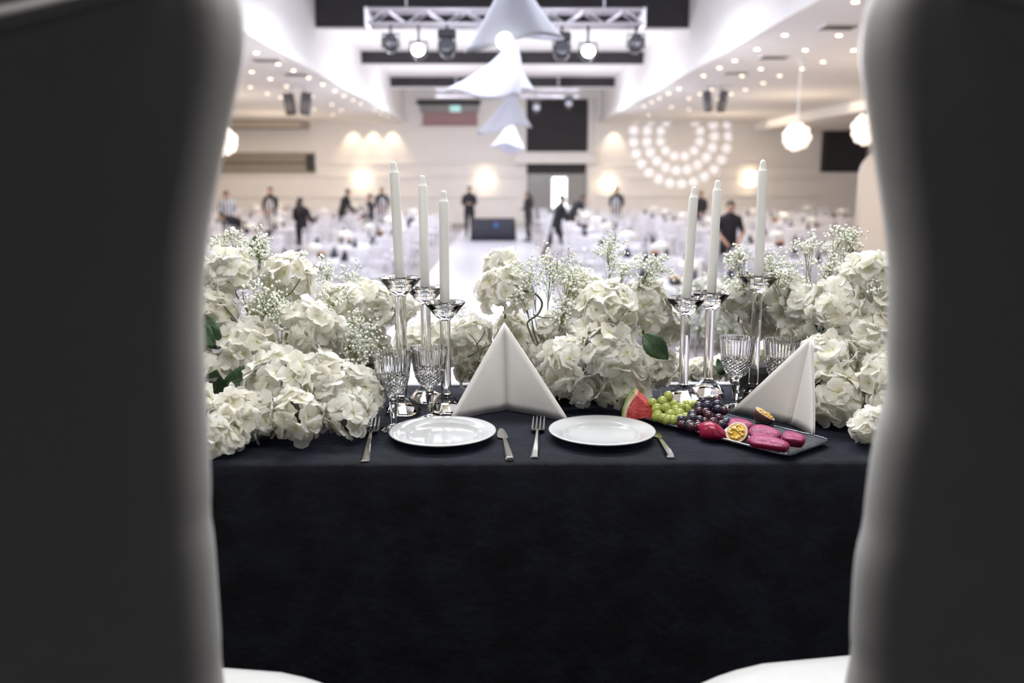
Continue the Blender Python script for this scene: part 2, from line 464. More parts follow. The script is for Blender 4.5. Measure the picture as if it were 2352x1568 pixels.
for k in range(22):
    put('slat', slat_me, o, (cx - sx / 2 + sx * (k + 0.5) / 22, YB - 0.1, cz))
o = thing('wall_screen', 'large black screen on the right far wall behind the chandelier', 'screen')
wall_box('bezel', (1883, 279, 1994, 395), 0.12, M_black, parent=o)
wall_box('display', (1888, 284, 1989, 390), 0.14, M_black, parent=o)
for px, lab in (((820, 397, 842, 428), 'lit wall sconce above the staff left of the candles'), ((1104, 397, 1126, 430), 'lit wall sconce above the black draped table'),
                ((1709, 394, 1731, 427), 'lit wall sconce between the two tallest right candles'), ((1386, 408, 1409, 434), 'lit wall sconce just right of the far doorway')):
    o = thing('wall_sconce', lab, 'sconce')
    wall_box('back_plate', (px[0] - 1, px[1] - 2, px[2] + 1, px[3] + 2), 0.08, M_chrome, parent=o)
    wall_box('shade', px, 0.25, M_warmlamp, parent=o)
for px, lab in (((1158, 330, 1182, 344), 'small lit green exit sign left of the tall black window'), ((1034, 243, 1058, 257), 'small lit green exit sign by the upper left window')):
    o = thing('exit_sign', lab, 'sign')
    wall_box('housing', (px[0] - 1, px[1] - 1, px[2] + 1, px[3] + 1), 0.16, M_white_plastic, parent=o)
    wall_box('lit_face', px, 0.2, M_exit, parent=o)

# ================================================================== CEILING FIXTURES
DL_L = [(589,120),(639,146),(674,161),(578,164),(621,180),(709,178),(575,199),(658,197),(741,193),(614,214),(645,223),(769,208),(718,221),(790,219),(811,229),(828,237),(762,239),(722,250),(784,252),(764,263),(861,254),(876,261),(890,268)]
DL_R = [(1803,79),(1927,80),(1739,112),(1961,114),(1850,114),(1688,138),(1653,155),(1748,157),(1891,141),(1616,173),(1704,173),(1842,157),(1791,173),(1753,190),(1560,203),(1536,214),(1515,225),(1497,234),(1479,243),(1635,205),(1583,225),(1608,215),(1542,245),(1582,251),(1712,205),(1650,226),(1490,264),(1680,215),(1965,3)]
proto = None
for L, side in ((DL_L, 'left'), (DL_R, 'right')):
    for px, py in L:
        p = at_z(px, py, LOWC)
        if p.y > YB - 0.6: continue
        if p.x > 8.5 and p.y > 21: p.z = LOWC
        lab = 'small round recessed downlight in the low ceiling on the %s' % side
        grp = 'downlights of the %s ceiling' % side
        if proto is None:
            proto = thing('downlight', lab, 'ceiling light', p, 0, grp)
            MB().lathe([(0.075, -0.012), (0.085, -0.008), (0.085, 0.0), (0.05, 0.0)], 14).build('trim_ring', M_white_plastic, proto, True)
            MB().lathe([(0.02, -0.016), (0.05, -0.014), (0.05, -0.002)], 14).build('lamp', M_downl, proto, True)
        else:
            dup(proto, p, 0, lab, grp)
def vent(px, py, wpx, lab):
    p = at_z(px, py, LOWC)
    o = thing('ceiling_vent', lab, 'vent', (p.x, p.y, LOWC))
    wd = wpx * p.y / FPX
    MB().box((0, 0, -0.015), (wd, 0.45, 0.03)).build('frame', M_ceil, o)
    for k in range(3):
        MB().box((0, -0.14 + 0.14 * k, -0.035), (wd * 0.94, 0.09, 0.02)).build('slot', M_black, o)
vent(1925, 59, 75, 'dark slotted ceiling vent nearest the right throne chair')
vent(1777, 129, 62, 'dark slotted ceiling vent in the middle of the right ceiling')
vent(1690, 165, 52, 'dark slotted ceiling vent just before the right speakers')
vent(613, 135, 62, 'dark slotted ceiling vent nearest the left throne chair')
vent(680, 168, 52, 'dark slotted ceiling vent just before the left speakers')

def speaker(px0, py0, px1, py1, Y, lean, lab):
    cx, cz, sx, sz = wall_rect(px0, py0, px1, py1, Y)
    o = thing('column_speaker', lab, 'speaker', (cx, Y, cz - sz / 2))
    M = Matrix.Rotation(lean, 4, 'Y')
    MB().bevbox((0, 0, sz / 2), (sx * 0.9, 0.28, sz), 0.03, 0, M).build('cabinet', M_black, o)
    MB().bevbox((0, -0.145, sz / 2), (sx * 0.75, 0.02, sz * 0.9), 0.008, 0, M).build('grille', M_lens, o)
    MB().box((0, 0.05, (LOWC - cz + sz / 2 + sz * 0.6) / 2), (0.06, 0.06, LOWC - cz + sz / 2 - sz * 0.6)).build('bracket', M_white_plastic, o)
speaker(658, 214, 680, 264, 26, R(-8), 'black speaker of the left ceiling pair, outer one')
speaker(688, 212, 711, 264, 26, R(8), 'black speaker of the left ceiling pair, inner one')
speaker(1618, 208, 1638, 257, 26, R(-8), 'black speaker of the right ceiling pair, inner one')
speaker(1646, 208, 1666, 257, 26, R(8), 'black speaker of the right ceiling pair, outer one')

# lighting truss and its lamps
TY = 13.4
a, b = at_y(845, 20, TY), at_y(1475, 64, TY)
TW, TZ, TH = b.x - a.x, (a.z + b.z) / 2, (a.z - b.z) - 0.06
tr = thing('lighting_truss', 'white box truss hung across the nave carrying spotlights', 'truss', ((a.x + b.x) / 2, TY, TZ))
for dy in (-0.15, 0.15):
    for dz in (-1, 1):
        MB().tube([(-TW / 2, dy, dz * TH / 2), (TW / 2, dy, dz * TH / 2)], 0.027, 8).build('chord', M_metalw, tr, True)
nb = 14
for dy in (-0.15, 0.15):
    for k in range(nb):
        x0, x1 = -TW / 2 + TW * k / nb, -TW / 2 + TW * (k + 1) / nb
        z0 = -TH / 2 if k % 2 == 0 else TH / 2
        MB().tube([(x0, dy, z0), (x1, dy, -z0)], 0.013, 6).build('lattice_brace', M_metalw, tr)
for x in (-TW / 2, TW / 2):
    MB().box((x, 0, 0), (0.05, 0.34, TH + 0.05)).build('end_frame', M_metalw, tr)
for x in (-TW * 0.36, TW * 0.36):
    MB().tube([(x, 0, TH / 2), (x, 0, NAVN - TZ)], 0.012, 6).build('hanging_cable', M_metalw, tr)
# second truss deep in the nave
a, b = at_y(1000, 205, 36.0), at_y(1330, 222, 36.0)
t2 = thing('lighting_truss', 'small far white truss just before the tall black window', 'truss', ((a.x + b.x) / 2, 36.0, (a.z + b.z) / 2))
for dz in (-0.13, 0.13):
    MB().tube([(-(b.x - a.x) / 2, 0, dz), ((b.x - a.x) / 2, 0, dz)], 0.04, 6).build('chord', M_metalw, t2)
for k in range(10):
    x0 = (b.x - a.x) * (k / 10 - 0.5)
    MB().tube([(x0, 0, -0.13), (x0 + (b.x - a.x) / 10, 0, 0.13)], 0.02, 5).build('lattice_brace', M_metalw, t2)
for x in (-2, 2):
    MB().tube([(x, 0, 0.13), (x, 0, NAVC - (a.z + b.z) / 2)], 0.02, 5).build('hanging_cable', M_metalw, t2)

def spot(px, py, lab, kind, Y=TY, sc=1.0):
    Y = Y - 0.15 if Y == TY else Y
    p = at_y(px, py, Y)
    top = (TZ - TH / 2 - 0.027 - p.z) if Y < 20 else (t2.location.z - 0.165 - p.z)
    o = thing('stage_light', lab, 'spotlight', p)
    MB().tube([(0, 0, 0.1 * sc), (0, 0, top)], 0.02 * sc, 6).build('hook_clamp', M_black, o)
    yk = MB()
    for s in (-1, 1):
        yk.box((s * 0.125 * sc, 0, 0.05 * sc), (0.015, 0.05 * sc, 0.2 * sc))
    yk.box((0, 0, 0.15 * sc), (0.265 * sc, 0.05 * sc, 0.02)).build('yoke', M_black, o)
    M = Matrix.Rotation(R(75), 4, 'X') @ Matrix.Scale(sc, 4)
    if kind == 'head':
        MB().lathe([(0.05, -0.18), (0.10, -0.16), (0.12, 0.0), (0.13, 0.10), (0.115, 0.14)], 16, 0, M).build('lamp_housing', M_black, o, True)
        MB().lathe([(0.04, 0.14), (0.10, 0.142), (0.105, 0.15), (0.09, 0.152), (0.03, 0.155)], 16, 0, M).build('front_lens', M_lens, o, True)
        MB().bevbox((0, 0, 0.20 * sc), (0.26 * sc, 0.2 * sc, 0.12 * sc), 0.02).build('base_box', M_black, o)
    elif kind == 'par':
        MB().lathe([(0.03, -0.15), (0.09, -0.12), (0.115, 0.05), (0.115, 0.12)], 16, 0, M).build('lamp_housing', M_black, o, True)
        MB().lathe([(0.02, 0.12), (0.10, 0.121), (0.10, 0.125)], 16, 0, M).build('front_lens', M_lens, o, True)
    else:
        MB().lathe([(0.03, -0.15), (0.08, -0.12), (0.10, 0.05), (0.10, 0.10)], 16, 0, M).build('lamp_housing', M_black, o, True)
        MB().lathe([(0.02, 0.105), (0.085, 0.104), (0.085, 0.10)], 16, 0, M).build('lit_lens', M_spotl, o, True)
    return o
spot(898, 103, 'dark par lamp hung at the left end of the truss', 'par')
spot(962, 121, 'brightly lit warm spotlight on the left half of the truss', 'lit')
spot(1027, 112, 'dark moving-head lamp left of the white fabric pendant', 'head')
spot(1290, 118, 'dark moving-head lamp right of the white fabric pendant', 'head')
spot(1350, 124, 'brightly lit warm spotlight on the right half of the truss', 'lit')
spot(1460, 104, 'dark par lamp hung at the right end of the truss', 'par')
spot(1232, 250, 'small dim stage lamp before the black window, left one', 'head', 36.0, 1.3)
spot(1306, 240, 'small dim stage lamp before the black window, right one', 'head', 36.0, 1.3)
# the lamp at the right end of the truss throws the ring pattern on the right far wall
pp = at_y(1460, 104, TY - 0.15) + Vector((0.06, 0.26, -0.02))
tgt = at_y(1562, 322, YB)
lt = bpy.data.lights.new('pattern_projector_beam', 'SPOT')
lt.energy = 22000; lt.spot_size = R(10.6); lt.spot_blend = 0.1; lt.shadow_soft_size = 0.01; lt.color = (0.85, 0.88, 1.0)
lo = bpy.data.objects.new('pattern_projector_beam', lt); COL.objects.link(lo)
lo.location = pp; lo.rotation_euler = (tgt - pp).to_track_quat('-Z', 'Y').to_euler()
lt.use_nodes = True
nt = lt.node_tree; N, L = nt.nodes.new, nt.links.new
em = nt.nodes['Emission']
tc = N('ShaderNodeTexCoord'); sx = N('ShaderNodeSeparateXYZ'); L(tc.outputs['Normal'], sx.inputs[0])
def mth(op, a, b=None):
    n = N('ShaderNodeMath'); n.operation = op
    for i, v in enumerate((a, b)):
        if v is None: continue
        if isinstance(v, (int, float)): n.inputs[i].default_value = v
        else: L(v, n.inputs[i])
    return n.outputs[0]
u = mth('DIVIDE', sx.outputs['X'], sx.outputs['Z']); v = mth('DIVIDE', sx.outputs['Y'], sx.outputs['Z'])
v = mth('ADD', v, 0.006)
rr = mth('SQRT', mth('ADD', mth('MULTIPLY', u, u), mth('MULTIPLY', v, v)))
th = mth('ARCTAN2', v, u)
acc = None
for rad, cnt, dot in ((0.073, 25, 0.0072), (0.052, 19, 0.0072), (0.031, 12, 0.0066)):
    fr = mth('SUBTRACT', mth('FRACT', mth('MULTIPLY', th, cnt / (2 * PI))), 0.5)
    arc = mth('MULTIPLY', fr, 2 * PI / cnt * rad)
    dr = mth('SUBTRACT', rr, rad)
    dist = mth('SQRT', mth('ADD', mth('MULTIPLY', arc, arc), mth('MULTIPLY', dr, dr)))
    d_ = mth('LESS_THAN', dist, dot)
    acc = d_ if acc is None else mth('MAXIMUM', acc, d_)
# the rings are cut off above, where the low ceiling begins
acc = mth('MULTIPLY', acc, mth('GREATER_THAN', v, -0.026))
L(acc, em.inputs['Strength'])

# fabric pendants: draped white cloth hung in a row down the nave
def drape(px, py, wpx, hpx, Y, lab, seed, bulb=None, skew=0.0, lobes=3):
    rnd = random.Random(seed)
    p = at_y(px, py, Y); W = wpx * Y / FPX / 2; H = hpx * Y / FPX
    o = thing('fabric_pendant', lab, 'pendant lamp', (p.x, Y, p.z), 0, 'white fabric pendants down the nave')
    nr, ns = 14, 48
    ph = rnd.random() * 6
    rings = []
    for i in range(nr + 1):
        t = i / nr
        ring = []
        for j in range(ns):
            a = 2 * PI * j / ns
            fold = math.sin(lobes * a + ph) * 0.16 * t ** 1.3 + math.sin(7 * a + 2 * ph) * 0.04 * t
            r_ = 0.03 + W * (0.12 * t ** 0.5 + 0.72 * t ** 1.35) * (1 + fold)
            z = -H * t * (0.84 + 0.05 * math.sin(lobes * a + ph) * t - 0.10 * math.sin(a + ph) * t)
            ring.append((r_ * math.cos(a) + skew * W * t * t, r_ * math.sin(a) * 0.8, z))
        rings.append(ring)
    inner = [[(x * 0.985, y * 0.985, z + 0.004) for x, y, z in r_] for r_ in reversed(rings)]
    MB().loft(rings + inner, cap=False).build('cloth', M_fabric, o, True)
    MB().tube([(0, 0, -0.05), (0, 0, NAVN - p.z)], 0.008, 6).build('cord', M_white_plastic, o)
    MB().lathe([(0.01, 0.03), (0.05, 0.02), (0.05, -0.06), (0.02, -0.07)], 12).build('lamp_holder', M_white_plastic, o)
    if bulb:
        MB().sphere((bulb[0], bulb[1], bulb[2]), 0.075 * Y / 9, 14, 10).build('bulb', M_bulb, o, True)
    return o
drape(1180, -85, 215, 195, 8.0, 'nearest white fabric pendant, a tall cone with glowing bulb', 1, (-0.08, -0.46, -0.70), 0.0, 2)
drape(1176, 92, 185, 135, 10.5, 'second white fabric pendant, swept to the left', 2, None, -0.75)
drape(1180, 115, 75, 110, 11.6, 'third white fabric pendant with a rounded right lobe', 3, None, 0.15, 2)
drape(1174, 205, 135, 105, 15.0, 'fourth white fabric pendant before the upper left window', 4, None, -0.35)
drape(1172, 275, 85, 75, 19.0, 'farthest white fabric pendant low before the far wall', 5, None, -0.1)

# bubble chandeliers
def chandelier(px, py, rpx, Y, lab, seed):
    rnd = random.Random(seed)
    p = at_y(px, py, Y); r_ = rpx * Y / FPX
    o = thing('bubble_chandelier', lab, 'chandelier', p, 0, 'bubble glass chandeliers')
    me = MB().sphere((0, 0, 0), r_ * 0.3, 10, 7).mesh('glass_globe', M_crys, True)
    n = 26
    for k in range(n):
        z = 1 - 2 * (k + 0.5) / n
        a = k * 2.39996
        q = math.sqrt(1 - z * z)
        put('glass_globe', me, o, (q * math.cos(a) * r_ * 0.75, q * math.sin(a) * r_ * 0.75, z * r_ * 0.75))
    MB().sphere((0, 0, 0), r_ * 0.5, 12, 8).build('core', M_chrome, o, True)
    MB().tube([(0, 0, 0), (0, 0, LOWC - p.z)], 0.012, 6).build('rod', M_chrome, o)
    MB().lathe([(0.02, LOWC - p.z - 0.05), (0.08, LOWC - p.z - 0.02), (0.08, LOWC - p.z)], 14).build('ceiling_rose', M_chrome, o)
chandelier(1830, 315, 31, 20, 'glowing bubble chandelier on the beige wall left of the black screen', 1)
chandelier(1993, 297, 36, 17, 'glowing bubble chandelier half behind the right throne chair', 2)
chandelier(512, 325, 32, 19, 'glowing bubble chandelier half behind the left throne chair', 3)

# arched panel at far right
p = at_y(2010, 520, 24); q = at_y(2010, 352, 24)
o = thing('arched_panel', 'cream arched panel standing beside the right throne chair', 'panel', (p.x + 0.05, 24, 0))
hh = q.z
prof = [(-0.55, 0), (0.55, 0), (0.55, hh - 0.55)] + [(0.55 * math.cos(a), hh - 0.55 + 0.55 * math.sin(a)) for a in [PI * k / 14 for k in range(1, 14)]] + [(-0.55, hh - 0.55)]
MB().prism(prof, -0.04, 0.04, 0, Matrix.Rotation(R(90), 4, 'X')).build('board', M_napkin, o)
MB().tube([(x, 0, z) for x, z in [(0.55, 0)] + prof[2:] + [(-0.55, 0)]], 0.05, 6).build('rim', M_wall, o, True)

# ================================================================== THRONE CHAIRS
def interp(tab, z):
    if z <= tab[0][0]: return tab[0][1]
    for (a, va), (b, vb) in zip(tab, tab[1:]):
        if z <= b:
            t = (z - a) / (b - a)
            return va + (vb - va) * t
    return tab[-1][1]
def throne(name, lab, cx, prof, pinches, rz, sw, sdx, sf, sk):
    """high-backed padded chair; local x right, y towards the table, z up from the stage floor"""
    o = thing(name, lab, 'chair', (cx, 1.06, ST), rz, 'throne chairs at the sweetheart table')
    TILT = 0.11
    yb = lambda z: -TILT * (z - 0.5)
    def wz(z):
        w_ = sum(interp(prof, z + d_) for d_ in (-0.03, -0.015, 0, 0.015, 0.03)) / 5 if z < 1.6 else interp(prof, z)
        for pz, d in pinches:
            w_ -= d * math.exp(-((z - pz) / 0.028) ** 2)
        return w_
    zs = [0.36 + 1.22 * k / 60 for k in range(61)] + [1.60, 1.63, 1.66, 1.69, 1.715, 1.735, 1.75]
    # padded shell (front cushion + rounded sides)
    rings = []
    for z in zs:
        w_ = wz(z); y0 = yb(z)
        wing = 0.007 * max(0, min(1, (z - 1.25) / 0.3))
        half = [(0.0, 0.048), (w_ * 0.5, 0.048), (w_ - 0.042, 0.0485), (w_ - 0.027, 0.0505), (w_ - 0.016, 0.0545), (w_ - 0.008, 0.061), (w_ - 0.002, 0.070),
                (w_ + wing * 0.6, 0.081), (w_ + wing, 0.092), (w_ + wing - 0.004, 0.108), (w_ + wing - 0.016, 0.121), (w_ - 0.04, 0.126), (w_ - 0.08, 0.112), (w_ * 0.4, 0.105), (0.0, 0.10)]
        pts = half + [(-x, y) for x, y in reversed(half[1:-1])]
        rings.append([(x, y0 + y, z) for x, y in pts])
    MB().loft(rings).build('backrest_shell', M_leather, o, True)
    # outer back panel, a slightly proud upholstered board with a welt around it
    def seam_top(x, half):
        t = abs(x) / half
        return 1.535 + 0.040 * (1 - math.cos(min(1, t) * PI)) / 2 - 0.015 * (t ** 8)
    zs2 = [0.38 + (1.60 - 0.38) * k / 44 for k in range(45)]
    nx = 25
    g = MB()
    vv, ff = [], []
    for z in zs2:
        half = wz(min(z, 1.5)) - 0.040
        for i in range(nx):
            s = -1 + 2 * i / (nx - 1)
            x = s * half
            zz = 0.38 + (z - 0.38) * (seam_top(x, half) - 0.38) / 1.22
            puff = 0.004 * (1 - s ** 4) * min(1, (z - 0.36) * 8) * min(1, (1.62 - z) * 14)
            vv.append((x, yb(zz) + 0.0490 - puff, zz))
    nz = len(zs2)
    ff = [(j * nx + i, j * nx + i + 1, (j + 1) * nx + i + 1, (j + 1) * nx + i) for j in range(nz - 1) for i in range(nx - 1)]
    ob = g.add(vv, ff).build('outer_back', M_leather, o, True)
    crest = [(x, yb(1.57) + 0.042, seam_top(x, 0.26) + 0.030 + 0.015 * (x / 0.26) ** 8) for x in [(-0.24 + 0.48 * k / 30) for k in range(31)]]
    MB().tube(crest, [0.004 + 0.009 * math.sin(PI * k / 30) ** 0.5 for k in range(31)], 10).build('crest_roll', M_leather, o, True)
    # seat: thick cushion with bowed front
    out = []
    for k in range(40):
        a = 2 * PI * k / 40
        c_, s_ = math.cos(a), math.sin(a)
        x = sw * math.copysign(abs(c_) ** 0.32, c_); y = 0.30 + (sf - 0.30 if s_ > 0 else 0.2) * math.copysign(abs(s_) ** 0.32, s_)
        if s_ > 0: y -= sk * x * x
        out.append((x + sdx, y))
    rings = []
    for ins, z in ((0.03, 0.37), (0.005, 0.38), (0.0, 0.41), (0.0, 0.45), (0.008, 0.49), (0.028, 0.508), (0.07, 0.518), (0.15, 0.522)):
        rings.append([(sdx + (x - sdx) * (1 - ins / 0.33), 0.30 + (y - 0.30) * (1 - ins / 0.27), z) for x, y in out])
    MB().loft(rings).build('seat', M_leather, o, True)
    MB().loft([[(sdx + (x - sdx) * 0.93, 0.30 + (y - 0.30) * 0.93, z) for x, y in out] for z in (0.29, 0.37)]).build('seat_rail', M_leather, o, True)
    for sx_ in (-1, 1):
        for yy, lean in ((0.06, -0.06), (0.43, 0.03)):
            MB().tube([(sx_ * (sw - 0.08) + sdx, yy, 0.30), (sx_ * (sw - 0.07) + sdx, yy + lean * 0.3, 0.2), (sx_ * (sw - 0.08) + sdx, yy + lean, 0.0)], [0.034, 0.027, 0.017], 10).build('leg', M_leather, o, True)
    return o
profL = [(0.36, 0.212), (0.70, 0.211), (0.96, 0.220), (1.09, 0.226), (1.20, 0.232), (1.26, 0.236), (1.31, 0.243), (1.36, 0.252), (1.40, 0.263), (1.44, 0.275), (1.48, 0.286), (1.52, 0.299), (1.55, 0.307), (1.58, 0.310), (1.62, 0.300), (1.66, 0.272), (1.70, 0.222), (1.73, 0.16), (1.75, 0.10)]
profR = [(0.36, 0.240), (0.71, 0.240), (0.81, 0.244), (0.90, 0.250), (0.965, 0.247), (1.0, 0.245), (1.06, 0.246), (1.11, 0.241), (1.155, 0.238), (1.20, 0.243), (1.255, 0.249), (1.31, 0.254), (1.36, 0.264), (1.41, 0.277), (1.457, 0.290), (1.50, 0.300), (1.535, 0.309), (1.57, 0.314), (1.61, 0.305), (1.66, 0.275), (1.70, 0.225), (1.73, 0.16), (1.75, 0.10)]
throne('throne_chair', 'tall white padded chair seen from behind at the left edge', -0.60, profL, ((0.975, 0.003), (0.75, 0.002)), 0, 0.37, 0.0, 0.497, 0.72)
throne('throne_chair', 'tall white padded chair seen from behind at the right edge', 0.72, profR, ((0.955, 0.003), (0.755, 0.004), (1.145, 0.003)), 0, 0.46, 0.0, 0.53, 0.62)

# ================================================================== TABLE AND CLOTH
TX0, TX1, TYF, TYB = -1.15, 1.35, 1.995, 2.775
tb = thing('sweetheart_table', 'rectangular head table hidden under a black cloth', 'table', ((TX0 + TX1) / 2, (TYF + TYB) / 2, ST))
hx, hy, th_ = (TX1 - TX0) / 2, (TYB - TYF) / 2, TT - ST - 0.012
MB().bevbox((0, 0, th_ - 0.015), (2 * hx - 0.03, 2 * hy - 0.03, 0.03), 0.004).build('table_top', M_gold, tb)
for sx_ in (-1, 1):
    for sy_ in (-1, 1):
        MB().tube([(sx_ * (hx - 0.1), sy_ * (hy - 0.1), 0), (sx_ * (hx - 0.1), sy_ * (hy - 0.1), th_ - 0.03)], 0.02, 8).build('leg', M_black, tb)
# cloth: top sheet + skirt with soft folds, one closed mesh
rnd = random.Random(5)
path = []   # perimeter points, counter-clockwise
def per(n):
    pts = []
    W_, D_ = 2 * hx, 2 * hy
    tot = 2 * (W_ + D_)
    for k in range(n):
        s = tot * k / n
        if s < W_: pts.append((-hx + s, -hy, 0, -1))
        elif s < W_ + D_: pts.append((hx, -hy + s - W_, 1, 0))
        elif s < 2 * W_ + D_: pts.append((hx - (s - W_ - D_), hy, 0, 1))
        else: pts.append((-hx, hy - (s - 2 * W_ - D_), -1, 0))
    return pts
P = per(400)
rings = []
HT = TT - ST
for ins, z in ((0.10, HT), (0.02, HT - 0.0004), (0.006, HT - 0.003), (0.0, HT - 0.009), (-0.002, HT - 0.03)):
    rings.append([(x * (1 - ins / hx), y * (1 - ins / hy), z) for x, y, a, b in P])
for k in range(1, 15):
    t = k / 14
    z = (HT - 0.03) * (1 - t) + 0.012 * t
    r_ = []
    for i, (x, y, a, b) in enumerate(P):
        fo = 0.004 + 0.018 * t * (math.sin(i * 0.12) * 0.4 + 0.35 * math.sin(i * 0.31 + 1) + 0.2 * math.sin(i * 0.05 + 2)) * (1 if a or b > 0 else 0.5) + 0.012 * t
        # one sharp diagonal crease near the left chair
        if b < 0:
            fo += 0.012 * t * math.exp(-((x + 0.60 - 0.05 * (1 - t)) / 0.03) ** 2)
        r_.append((x + a * fo, y + b * fo, z))
    rings.append(r_)
cl = MB().loft(rings, cap=False)
n = len(P)
cl.f.append(tuple(range(n)))
cl.m.append(0)
c_o = cl.build('tablecloth', M_cloth, None, False, ((TX0 + TX1) / 2, (TYF + TYB) / 2, ST))
smooth_angle(c_o, 50)
tag(c_o, 'black velvet cloth covering the head table down to the floor', 'tablecloth')
r_ = thing('mirror_edge_rail', 'thin silver rail along the back edge of the black table', 'rail', ((TX0 + TX1) / 2, TYB + 0.03, TT))
MB().bevbox((0, 0, -0.006), (2 * hx, 0.02, 0.016), 0.004).build('bar', M_chrome, r_)
for s in (-1, 1):
    MB().tube([(s * (hx - 0.05), 0, -0.014), (s * (hx - 0.05), 0, -HT)], 0.008, 6).build('post', M_chrome, r_)

# ================================================================== CANDLESTICKS AND CANDLES
def candlestick(px, py, topz, lab, dishr=0.058):
    b = at_z(px, py, TT)
    H = topz
    o = thing('crystal_candlestick', lab, 'candlestick', (b.x, b.y, TT))
    base = MB().lathe([(0.044, 0.0005), (0.050, 0.004), (0.052, 0.010), (0.030, 0.036), (0.0165, 0.048), (0.0155, 0.050)], 10)
    base.build('base', M_glass, o)
    col = MB().lathe([(0.0145, 0.0503), (0.0148, 0.055), (0.0148, H - 0.062), (0.0145, H - 0.0555)], 12)
    smooth_angle(col.build('column', M_glass, o), 35)
    k = dishr / 0.058
    dish = MB().lathe([(0.004, H - 0.055), (0.016, H - 0.055), (0.020, H - 0.050), (0.034 * k, H - 0.036), (0.047 * k, H - 0.020), (0.056 * k, H - 0.009), (0.058 * k, H - 0.006), (0.0565 * k, H - 0.0035), (0.053 * k, H - 0.0075), (0.036 * k, H - 0.021), (0.031, H - 0.026), (0.0295, H - 0.020), (0.0315, H),
                       (0.0275, H), (0.0250, H - 0.006), (0.0155, H - 0.010), (0.0150, H - 0.030), (0.003, H - 0.031)], 32)
    smooth_angle(dish.build('dish', M_glass, o), 30)
    return o, b
def candle(b, z0, z1, dx, lab, wick, rot=0.0):
    """taper candle from z0 (in the socket) to shoulder tip z1, leaning dx metres sideways"""
    H = z1 - z0
    o = thing('taper_candle', lab, 'candle', (b.x, b.y, TT + z0))
    lean = math.atan2(dx, H)
    M = Matrix.Rotation(lean, 4, 'Y')
    r0 = 0.0138
    prof = [(r0 * 0.97, 0.0), (r0, 0.004)] + [(r0 * (1.0 - 0.05 * k / 6), 0.004 + (H - 0.036) * k / 6) for k in range(1, 7)]
    prof += [(r0 * 0.93, H - 0.0305), (r0 * 0.86, H - 0.0285), (r0 * 0.72, H - 0.0255), (r0 * 0.65, H - 0.018), (r0 * 0.58, H - 0.008), (r0 * 0.50, H - 0.0035), (r0 * 0.34, H - 0.001), (0.0012, H)]
    MB().lathe(prof, 24, 0, M).build('wax', M_wax, o, True)
    t = M @ Vector((0, 0, H))
    MB().tube([t + Vector(q) for q in wick], 0.0011, 6).build('wick', M_wick, o)
CS = [(926, 948, 0.39, 0.701, -0.010, 'tallest crystal candlestick of the left trio', 'tallest white taper candle of the left trio, wick folded down', [(0, 0, -0.002), (0.002, 0, 0.004), (0.006, 0, 0.002), (0.007, 0, -0.009)]),
      (981, 920, 0.347, 0.664, -0.002, 'middle crystal candlestick of the left trio, set furthest back', 'middle white taper candle of the left trio, wick drooping right', [(0, 0, -0.002), (0.004, 0, 0.004), (0.010, 0, 0.001), (0.015, 0, -0.009)]),
      (1025, 943, 0.318, 0.623, 0.001, 'shortest crystal candlestick of the left trio, next to the napkin', 'shortest white taper candle of the left trio, wick bent upward', [(0, 0, -0.002), (0.003, 0, 0.006), (0.008, 0, 0.010), (0.015, 0, 0.013)]),
      (1568, 919, 0.314, 0.632, 0.012, 'shortest crystal candlestick of the right trio, behind green grapes', 'shortest white taper candle of the right trio, wick curled over', [(0, 0, -0.002), (0.004, 0, 0.004), (0.010, 0, 0.003), (0.012, 0, -0.006)]),
      (1624, 905, 0.320, 0.65, 0.006, 'middle crystal candlestick of the right trio, behind dark grapes', 'middle white taper candle of the right trio, wick pointing up right', [(0, 0, -0.002), (0.002, 0, 0.007), (0.005, 0, 0.009), (0.009, 0, 0.019)]),
      (1728, 918, 0.378, 0.707, -0.004, 'tallest crystal candlestick of the right trio, behind the goblets', 'tallest white taper candle of the right trio, long wick leaning left', [(0, 0, -0.002), (-0.001, 0, 0.009), (-0.004, 0, 0.018), (-0.006, 0, 0.026)])]
for px, py, h, ct, dx, lab, clab, wk in CS:
    o, b = candlestick(px, py, h, lab)
    candle(b, h - 0.0095, ct, dx, clab, wk)

